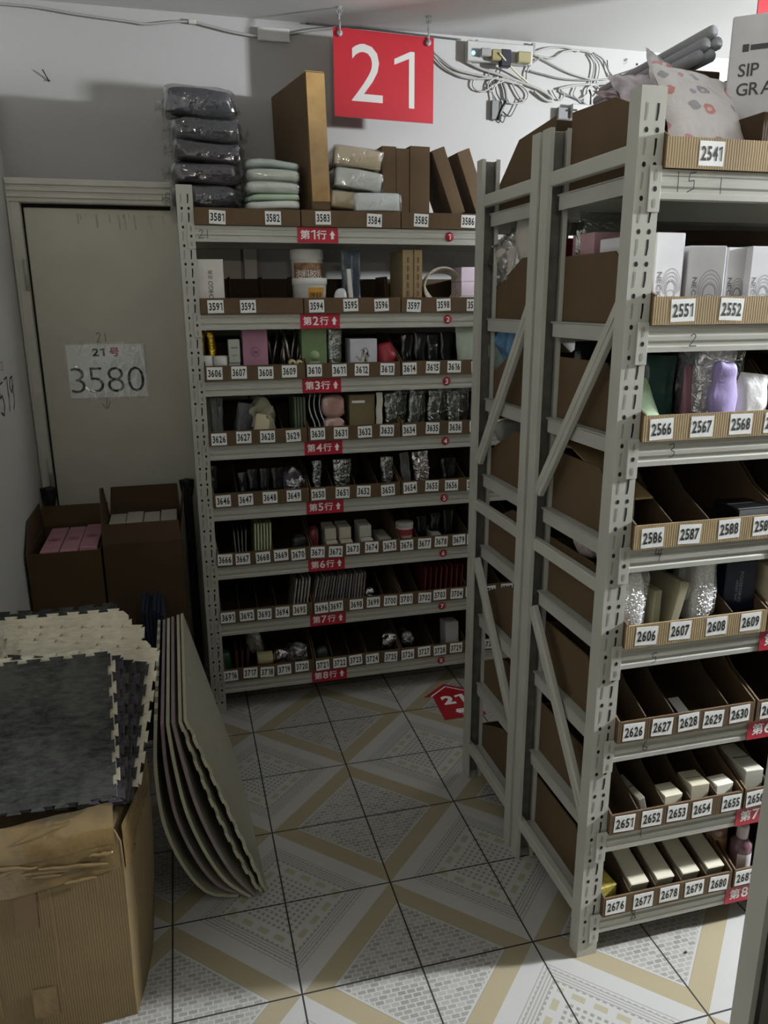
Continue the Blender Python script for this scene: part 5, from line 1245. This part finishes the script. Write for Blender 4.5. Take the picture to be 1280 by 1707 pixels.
for i, lb in enumerate(('leftmost of three in the corner carton', 'middle of three in the corner carton', 'rightmost of three in the corner carton')):
    x0 = -.385 + i * .064
    o = carton('pink_box', 'pink box with a round emblem on its lid, ' + lb, 'box', x0, x0 + .060, BY0 + .012, BY1 - .06, BZ - .16, BZ + .004 + .006 * (i == 2), C('#b98590', rough=.5), 'pink boxes in the corner carton', parts=False)
    m = MB(); zz = BZ + .0046 + .006 * (i == 2); cx, cy = x0 + .03, BY0 + .15
    m.lathe([(.017, 0), (.019, 0), (.019, .0006), (.017, .0006), (.017, 0)], (cx, cy, zz), 22, 0); m.box(cx - .010, cx + .010, cy - .006, cy + .006, zz, zz + .0006); m.build('emblem', C('#8c4a55'), o)
CX0, CX1, CY0, CY1, CZ_ = -.178, .088, .05, .40, .782
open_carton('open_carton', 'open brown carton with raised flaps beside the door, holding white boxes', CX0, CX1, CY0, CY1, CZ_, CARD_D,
            [((CX0, CY0 + .001, CZ_), (CX1, CY0 + .001, CZ_), (CX1 - .004, CY0 + .015, CZ_ + .07), (CX0 + .004, CY0 + .015, CZ_ + .07)),
             ((CX0, CY1, CZ_), (CX1, CY1, CZ_), (CX1 - .003, CY1 + .012, CZ_ + .125), (CX0 + .012, CY1 + .012, CZ_ + .125)),
             ((CX0 + .001, CY0, CZ_), (CX0 + .001, CY1, CZ_), (CX0 - .006, CY1 - .10, CZ_ + .15), (CX0 - .008, CY0 + .17, CZ_ + .165)),
             ((CX1 - .001, CY0, CZ_), (CX1 - .001, CY1, CZ_), (CX1 + .02, CY1 - .02, CZ_ + .12), (CX1 + .012, CY0 + .05, CZ_ + .08))])
for i, nm in enumerate(('first from the left', 'second from the left', 'third from the left', 'rightmost of the four')):
    x0 = CX0 + .008 + i * .0625
    carton('white_box', 'white box end in the flapped carton, ' + nm, 'box', x0, x0 + .059, CY0 + .10, CY1 - .02, CZ_ - .14, CZ_ + .024 + .005 * (i % 2), C('#b3ada1', rough=.5), 'white boxes in the flapped carton', parts=False)
for (x, lb) in ((-.405, 'black post with a flared cap in the corner left of the door'), (.122, 'black post with a flared cap between the open carton and the rack')):
    t = thing('black_post', (x, .50, 0), lb, 'post')
    m = MB(); m.box(x - .018, x + .018, .48, .515, 0, .87, 0, .003); m.build('shaft', C('#1c1a1c', rough=.5), t)
    m = MB(); m.lathe([(0, .83), (.02, .83), (.027, .865), (.03, .895), (.03, .90), (0, .90)], (x, .50, 0), 4); m.build('cap', C('#1f1c1f', rough=.5), t)

# ------------------------------------------------------------------ the hanging 21 sign
SY = .42
tl, tr, bl, br = PY(554.6, 44, SY), PY(724.6, 64, SY), PY(556.7, 193, SY), PY(722.5, 206.7, SY)
w_ = (tr.x - tl.x + br.x - bl.x) / 2; h_ = (tl.z - bl.z + tr.z - br.z) / 2; cx_ = (tl.x + tr.x + bl.x + br.x) / 4; cz_ = (tl.z + tr.z + bl.z + br.z) / 4
t = thing('hanging_sign', (cx_, SY, cz_ - h_ / 2), 'red hanging sign with a big white 21 under the ceiling', 'sign')
ag = .04; ux = Vector((math.cos(ag), math.sin(ag), -.012)); uy = Z_; nn = Vector((math.sin(ag), -math.cos(ag), 0)); c0 = Vector((cx_, SY, cz_))
m = MB(); q = [c0 + ux * a * w_ / 2 + uy * e_ * h_ / 2 + nn * d for d in (-.003, .0) for a, e_ in ((-1, -1), (1, -1), (1, 1), (-1, 1))]
m.add(q, [(0, 3, 2, 1), (4, 5, 6, 7), (0, 1, 5, 4), (1, 2, 6, 5), (2, 3, 7, 6), (3, 0, 4, 7)])
m.build('sign_panel', RED, t)
for ch, dx, wd in (('2', -.175, w_ * .31), ('1', .20, w_ * .205)):
    m = MB(); m.text(ch, c0 + nn * .0006 + ux * (dx * w_) + uy * (.006 if ch == '2' else -.004), ux, uy, h_ * .655, 0, width=wd); m.build('numeral', mat('white sign numeral', '#bdbab4', .5, var=0), t)
for sx, nm in ((-.44, 'left'), (.44, 'right')):
    p = c0 + ux * (w_ * sx) + uy * (h_ / 2 - .02); top = Vector((p.x, p.y - .004, CZ - .012)); m = MB()
    m.lathe([(0, 0), (.011, 0), (.011, .003), (0, .003)], (p.x, p.y - .008, p.z), 12, 0, 'y')
    m.tube([p + nn * .006, p + nn * .008 + Z_ * .03, p + nn * .002 + Z_ * .05, top + Z_ * (-.03), top], .0032, 8)
    m.tube([top + Vector((.010 * math.cos(a / 10 * 6.28), 0, -.002 + .010 * math.sin(a / 10 * 6.28))) for a in range(10)], .002, 6, 0, True)
    m.lathe([(0, .01), (.012, .012), (0, .013)], (top.x, top.y, top.z - .001), 12)
    m.build('clear_hook', mat('clear acrylic hook', '#d9dadc', .08, var=0, trans=.7), t)
# neighbouring red sign at the upper right edge
m = MB(); p = PZ(1262, 24, 2.46); m.box(p.x, p.x + .3, p.y, p.y + .004, 2.455, 2.60); tag(m.build('red_sign', RED), 'red hanging sign cut off at the upper right corner', 'sign')
o = bpy.data.objects[-1] if False else None

# ------------------------------------------------------------------ wiring on the back wall
CAB = mat('white cable', '#989792', .45, var=.03); CABG = mat('grey cable', '#71716f', .5, var=.03); BLK = mat('black plastic', '#17171a', .35, var=0)
WYF = WY - .006
def cable(name, label, pts, r, material, group='cables on the back wall', dy=None, cat='cable'):
    P3 = [PY(q[0], q[1], WYF - (q[2] if len(q) > 2 else .006)) for q in pts]; out = []
    for i in range(len(P3) - 1):
        a, b_, c_, d_ = P3[max(i - 1, 0)], P3[i], P3[i + 1], P3[min(i + 2, len(P3) - 1)]
        for k in range(6):
            s_ = k / 6; out.append(.5 * ((2 * b_) + (c_ - a) * s_ + (2 * a - 5 * b_ + 4 * c_ - d_) * s_ ** 2 + (3 * b_ - a - 3 * c_ + d_) * s_ ** 3))
    out.append(P3[-1])
    for q in out:
        q.z = min(q.z, CZ - .005); q.x = max(q.x, WX + .01)
    m = MB(); m.tube(out, r, 6); o = m.build(name, material); return tag(o, label, cat, group)
cable('cable', 'long white cable sagging along the top of the wall above the door', [(-5, 6), (60, 12), (130, 24), (215, 36), (245, 40), (290, 36), (320, 36)], .0042, CAB, None)
cable('cable', 'white cable pair running from the wall clip to behind the red sign', [(320, 36), (350, 44), (390, 54), (430, 60), (470, 58), (520, 50), (560, 46)], .005, CAB, None)
cable('trunking_strip', 'thin dark edge strip under the ceiling behind the red sign', [(510, 37), (600, 46), (700, 58), (768, 66)], .003, mat('dark strip', '#4d5450', .6, var=0), None, cat='strip')
m = MB(); p = PY(320, 37, WYF); m.box(p.x - .014, p.x + .014, p.y - .012, p.y, p.z - .008, p.z + .008, 0, .002); tag(m.build('cable_clip', PAINT), 'small clip holding the cable high on the wall', 'clip')
m = MB(); m.box(.50, .62, WY - .02, WY - .001, 2.545, 2.59, 0, .003); tag(m.build('trunking_box', C('#c9c9c6')), 'pale plastic cable box on the wall left of the red sign', 'box')
# power strip with plugs
a = PY(776, 92, WYF); b2 = PY(880, 99, WYF)
t = thing('power_strip', (1.48, WYF, 2.53), 'white power strip with plugs high on the back wall', 'power strip')
def wbox(mb, px0, py0, px1, py1, d0, d1, c=.002, mi=0):
    p = PY(px0, py1, WYF - d0); q = PY(px1, py0, WYF - d0); mb.box(p.x, q.x, WYF - d1, WYF - d0, min(p.z, q.z), max(p.z, q.z), mi, c)
m = MB(); wbox(m, 774, 79, 884, 104, 0, .028, .004); m.build('strip_body', C('#a9a9a5', rough=.3), t)
m = MB(); p = PY(789, 88, WYF - .029); m.lathe([(0, 0), (.008, 0), (.008, .002), (0, .002)], (p.x, p.y - .001, p.z), 14, 0, 'y'); m.build('indicator_light', mat('blue indicator', '#9fe0ff', .3, var=0, emis=('#7fd6ff', 3.0)), t)
for (x0, y0, x1, y1, col, nm) in ((815, 86, 832, 103, '#857e58', 'socket_adapter'), (830, 86, 848, 114, '#26242e', 'black_adapter'), (858, 90, 881, 107, '#89835f', 'socket_adapter'), (797, 84, 815, 96, '#8b8b87', 'plug')):
    m = MB(); wbox(m, x0, y0, x1, y1, .026, .056, .004); m.build(nm, C(col, rough=.35), t)
for (px, py, lb) in ((813, 80, 'clear knob on the wall above the left end of the power strip'), (793, 71, 'clear screw cap under the ceiling above the power strip'), (876, 79, 'clear knob on the wall above the right end of the power strip'), (886, 84, 'small switch at the right end of the power strip')):
    p = PY(px, py, WYF); m = MB()
    if 'switch' in lb: m.box(p.x - .008, p.x + .008, p.y - .02, p.y, p.z - .022, p.z + .022, 0, .002)
    else: m.lathe([(0, -.016), (.006, -.016), (.008, -.008), (.004, 0), (0, 0)], (p.x, p.y, p.z), 10, 0, 'y')
    tag(m.build('wall_switch' if 'switch' in lb else 'cable_hook', C('#888886', rough=.2)), lb, 'switch' if 'switch' in lb else 'hook')
cb = [('two white cables swinging from behind the red sign to the bundle, upper one', [(722, 86), (740, 102), (760, 116), (790, 124), (830, 132), (870, 142)], .0042, CAB),
      ('two white cables swinging from behind the red sign to the bundle, lower one', [(722, 92), (738, 110), (760, 124), (785, 131), (830, 131), (860, 138)], .0042, CAB),
      ('white cable rising from the power strip to a knot and falling into the bundle', [(832, 88, .06), (845, 104, .05), (862, 122, .02), (880, 138)], .004, mat('cream cable', '#a5a183', .45, var=0)),
      ('thick white cable bundle drooping from the strip to the right', [(776, 102), (800, 114), (830, 124), (870, 138), (900, 150), (918, 162), (920, 168), (908, 166), (890, 152)], .0055, CAB),
      ('white cable loop hanging left under the strip', [(790, 132), (788, 142), (794, 150), (808, 152), (822, 142), (838, 136), (850, 130)], .0035, CAB),
      ('round white cable loop under the strip, middle one', [(830, 128), (816, 136), (813, 148), (820, 152), (826, 142), (838, 130), (850, 134), (858, 148), (866, 162), (874, 170)], .0035, CAB),
      ('round white cable loop under the strip, right one', [(848, 134), (868, 142), (880, 156), (876, 168), (864, 172), (850, 172), (846, 164)], .0035, CAB),
      ('white cable trailing down from the strip to the grey tag', [(814, 112), (815, 130), (820, 150), (823, 170)], .0028, CABG),
      ('thick pale cable end hanging straight below the bundle', [(838, 138), (842, 150), (844, 166)], .0055, CABG),
      ('white cable from the strip arching up to the ceiling edge', [(888, 88), (912, 80), (940, 79), (965, 86)], .0035, CAB),
      ('white cable waving from the strip to the ceiling edge on the right', [(890, 92), (915, 97), (928, 94), (940, 86), (965, 84), (985, 88)], .0035, CAB),
      ('white cable running slack from the strip to the right side bundle', [(895, 93), (920, 107), (950, 122), (985, 132), (1012, 133)], .0035, CAB),
      ('grey cable running level from the strip to the right side bundle', [(882, 118), (905, 124), (940, 132), (985, 134), (1015, 132)], .0035, CABG),
      ('white cable pair running level to the right, low one', [(930, 148), (960, 142), (1000, 140), (1030, 138)], .0042, CAB),
      ('grey cable bow between the strip and the bundle', [(898, 98), (884, 108), (878, 120), (877, 132)], .003, CABG),
      ('white cable dropping from the ceiling edge on the right, first of three', [(982, 90), (990, 106), (988, 126), (984, 140)], .0033, CAB),
      ('white cable dropping from the ceiling edge on the right, second of three', [(985, 89), (998, 106), (998, 124), (994, 138)], .0033, CAB),
      ('grey cable dropping from the ceiling edge on the right, third of three', [(988, 88), (1004, 98), (1012, 112), (1018, 128)], .003, CABG),
      ('black lead crossing the cables at the right', [(1012, 100), (1014, 116), (1022, 130), (1024, 142)], .0022, BLK),
      ('white cable loops gathered above the router, left coil', [(960, 146), (956, 158), (966, 166), (976, 158), (980, 146), (992, 142), (1000, 150), (994, 160)], .0033, CAB),
      ('white cable loops gathered above the router, right coil', [(1000, 148), (1012, 140), (1024, 146), (1028, 156), (1018, 160), (1008, 152), (1012, 142)], .0033, CAB),
      ('grey leads fanning down to the router', [(934, 152), (950, 160), (966, 166), (978, 176)], .003, CABG),
      ('white cable loop left of the router', [(920, 150), (928, 164), (936, 166), (940, 158), (934, 148)], .0033, CAB),
      ('grey cable running up to the right above the floral bags', [(1030, 126), (1060, 116), (1085, 106)], .0035, CABG)]
for lb, pts, r_, mt in cb: cable('cable', lb, pts, r_, mt)
cable('black_lead', 'black lead hanging from the black adapter into a tied bundle', [(836, 112), (830, 128), (826, 142), (828, 156), (836, 172), (832, 186), (828, 198)], .0022, BLK)
cable('black_lead', 'black lead loops tied below the strip', [(842, 168), (838, 182), (832, 196), (838, 204), (842, 192), (838, 186), (850, 194), (860, 178), (866, 164)], .0022, BLK)
m = MB(); pts = [PY(x, y, WYF - .012) for x, y in ((843, 168), (838, 178), (834, 188), (829, 200))]; m.tube(pts, .006, 8); tag(m.build('tied_cord', BLK), 'tied bundle of black cord hanging below the power strip', 'cord')
m = MB(); wbox(m, 817, 168, 830, 200, .0, .012, .003); tag(m.build('grey_tag', C('#6f6f6e')), 'grey plug hanging behind the tied black cord', 'plug')
t = thing('router', (1.83, WYF, 2.33), 'white network router on the wall half hidden by the carton', 'router')
m = MB(); wbox(m, 946, 178, 990, 200, .0, .035, .004); m.build('router_body', C('#a8a7a4', rough=.3), t)
m = MB(); wbox(m, 926, 181, 946, 200, .0, .02, .003); m.build('router_side', C('#6d6d6c'), t)
m = MB(); wbox(m, 951, 182, 962, 185, .0352, .036, 0); m.build('lettering', INK, t)
m = MB(); p = PY(984, 178, WYF - .02); m.tube([p, p + Vector((.0, 0, .045)), p + Vector((-.01, 0, .065))], .004, 6); m.build('antenna', BLK, t)
for (px, py, s_, lb) in ((1042, 102, .012, 'dark chipped spot in the wall paint right of the cables'), (1062, 107, .006, 'small dark spot in the wall paint above the floral bags')):
    p = PY(px, py, WY - .0006); m = MB(); rr = random.Random(px)
    for k in range(4): m.stroke([(rr.uniform(-1, 1) * s_, rr.uniform(-1, 1) * s_), (rr.uniform(-1, 1) * s_, rr.uniform(-1, 1) * s_), (rr.uniform(-1, 1) * s_, rr.uniform(-1, 1) * s_)], p, X_, Z_, .0015)
    tag(m.build('wall_chip', mat('chipped paint', '#8a8883', .9, var=0)), lb, 'mark')

# ------------------------------------------------------------------ floor sticker, dirt
t = thing('floor_sticker', (1.13, .02, 0), 'red house shaped floor sticker reading 21 in front of the back rack', 'sticker')
SH = [(1.13, .172), (1.015, .082), (1.052, .082), (1.040, -.11), (1.215, -.11), (1.207, .082), (1.245, .082)]
m = MB(); m.prism(SH, 'z', .0006, .0016); m.build('sticker_base', RED, t)
m = MB(); m.text('21', (1.128, .035, .0020), X_, Y_, .07, 0, width=.10, bold=.05); m.text('号', (1.128, -.065, .0020), X_, Y_, .045, 0, width=.05, bold=.04)
m.stroke([(-.085, .06), (0, .128), (.085, .06)], (1.13, .02, .0020), X_, Y_, .003); m.build('sticker_print', WHITE, t)
m = MB(); p = PZ(1143, 1588, .0); m.pillow((p.x, p.y, .002), (.008, .006, .004), .8, 5, .001); tag(m.build('dirt_speck', C('#3a3330')), 'tiny dark speck on the bright floor by the right rack', 'speck')

# ------------------------------------------------------------------ lamps
def bulb(label, spec, radius, color, top=.06, bowl=False):
    x, y, z, wt = spec
    t = thing('pendant_lamp', (x, y, z), label, 'lamp')
    m = MB(); m.tube([(x, y, z + .12), (x, y, CZ)], .004, 6); m.build('cord', BLK, t)
    m = MB(); m.lathe([(0, .12), (.018, .12), (.02, .075), (0, .075)], (x, y, z), 14); m.build('socket', C('#e0e0dc'), t)
    SH_M = mat('dark cutoff shade', '#1d2622', .5, var=0)
    m = MB(); m.lathe([(.02, .078), (.03, .076), (top, .066), (top + .002, .062), (.03, .070)], (x, y, z), 32); m.build('cutoff_shade', SH_M, t)  # flat disc added to hold the bulb's light off the ceiling
    if bowl:
        m = MB(); m.lathe([(0, -.11), (.10, -.10), (.2, -.052), (.203, -.055), (.10, -.106), (0, -.116)], (x, y, z), 32); m.build('cutoff_bowl', SH_M, t)  # bowl added to keep the fill light off the lower room
        m = MB()
        for k in range(3): m.tube([(x + .19 * math.cos(k * 2.09), y + .19 * math.sin(k * 2.09), z - .055), (x + .05 * math.cos(k * 2.09), y + .05 * math.sin(k * 2.09), z + .07)], .002, 5)
        m.build('bowl_wire', SH_M, t)
    m = MB(); m.lathe([(0, .075), (.02, .072), (.03, .05), (.033, .032), (.03, .02), (0, .012)], (x, y, z), 18); m.build('bulb_glass', mat('lit bulb', '#ffffff', .3, var=0, emis=('#f4f8ff', 6.0)), t)
    lamp_light('bulb_light', (x, y, z - .035), wt, radius, color, t)
bulb('bulb under an added flat cutoff shade hanging in the aisle beyond the right picture edge', LAMP_AISLE, .10, (.93, .97, 1.03))
bulb('added unseen fill bulb between a cutoff shade and bowl, hanging behind the camera', FILL_LAMP, .05, (1.0, .93, .80), .2, True)

# dividers stand only where the goods leave room for them
boxes = []
for o in COL.objects:
    if o.parent is None and o.get('category') and o['category'] not in ('cardboard bin', 'storage rack'):
        pts = []
        for q in [o] + list(o.children_recursive):
            if q.type == 'MESH':
                w0 = WORLD[q.name]; pts += [(v.co + w0) for v in q.data.vertices]
        if pts: boxes.append(tuple((min(p[k] for p in pts), max(p[k] for p in pts)) for k in range(3)))
for d, xx in DIVS:
    w0 = WORLD[d.name]; vs = [v.co + w0 for v in d.data.vertices]
    y0, y1, z0, z1 = min(v.y for v in vs), max(v.y for v in vs), min(v.z for v in vs), max(v.z for v in vs)
    if any(b[0][0] < xx + .0015 and b[0][1] > xx - .0015 and b[1][0] < y1 and b[1][1] > y0 and b[2][0] < z1 and b[2][1] > z0 for b in boxes):
        bpy.data.objects.remove(d)
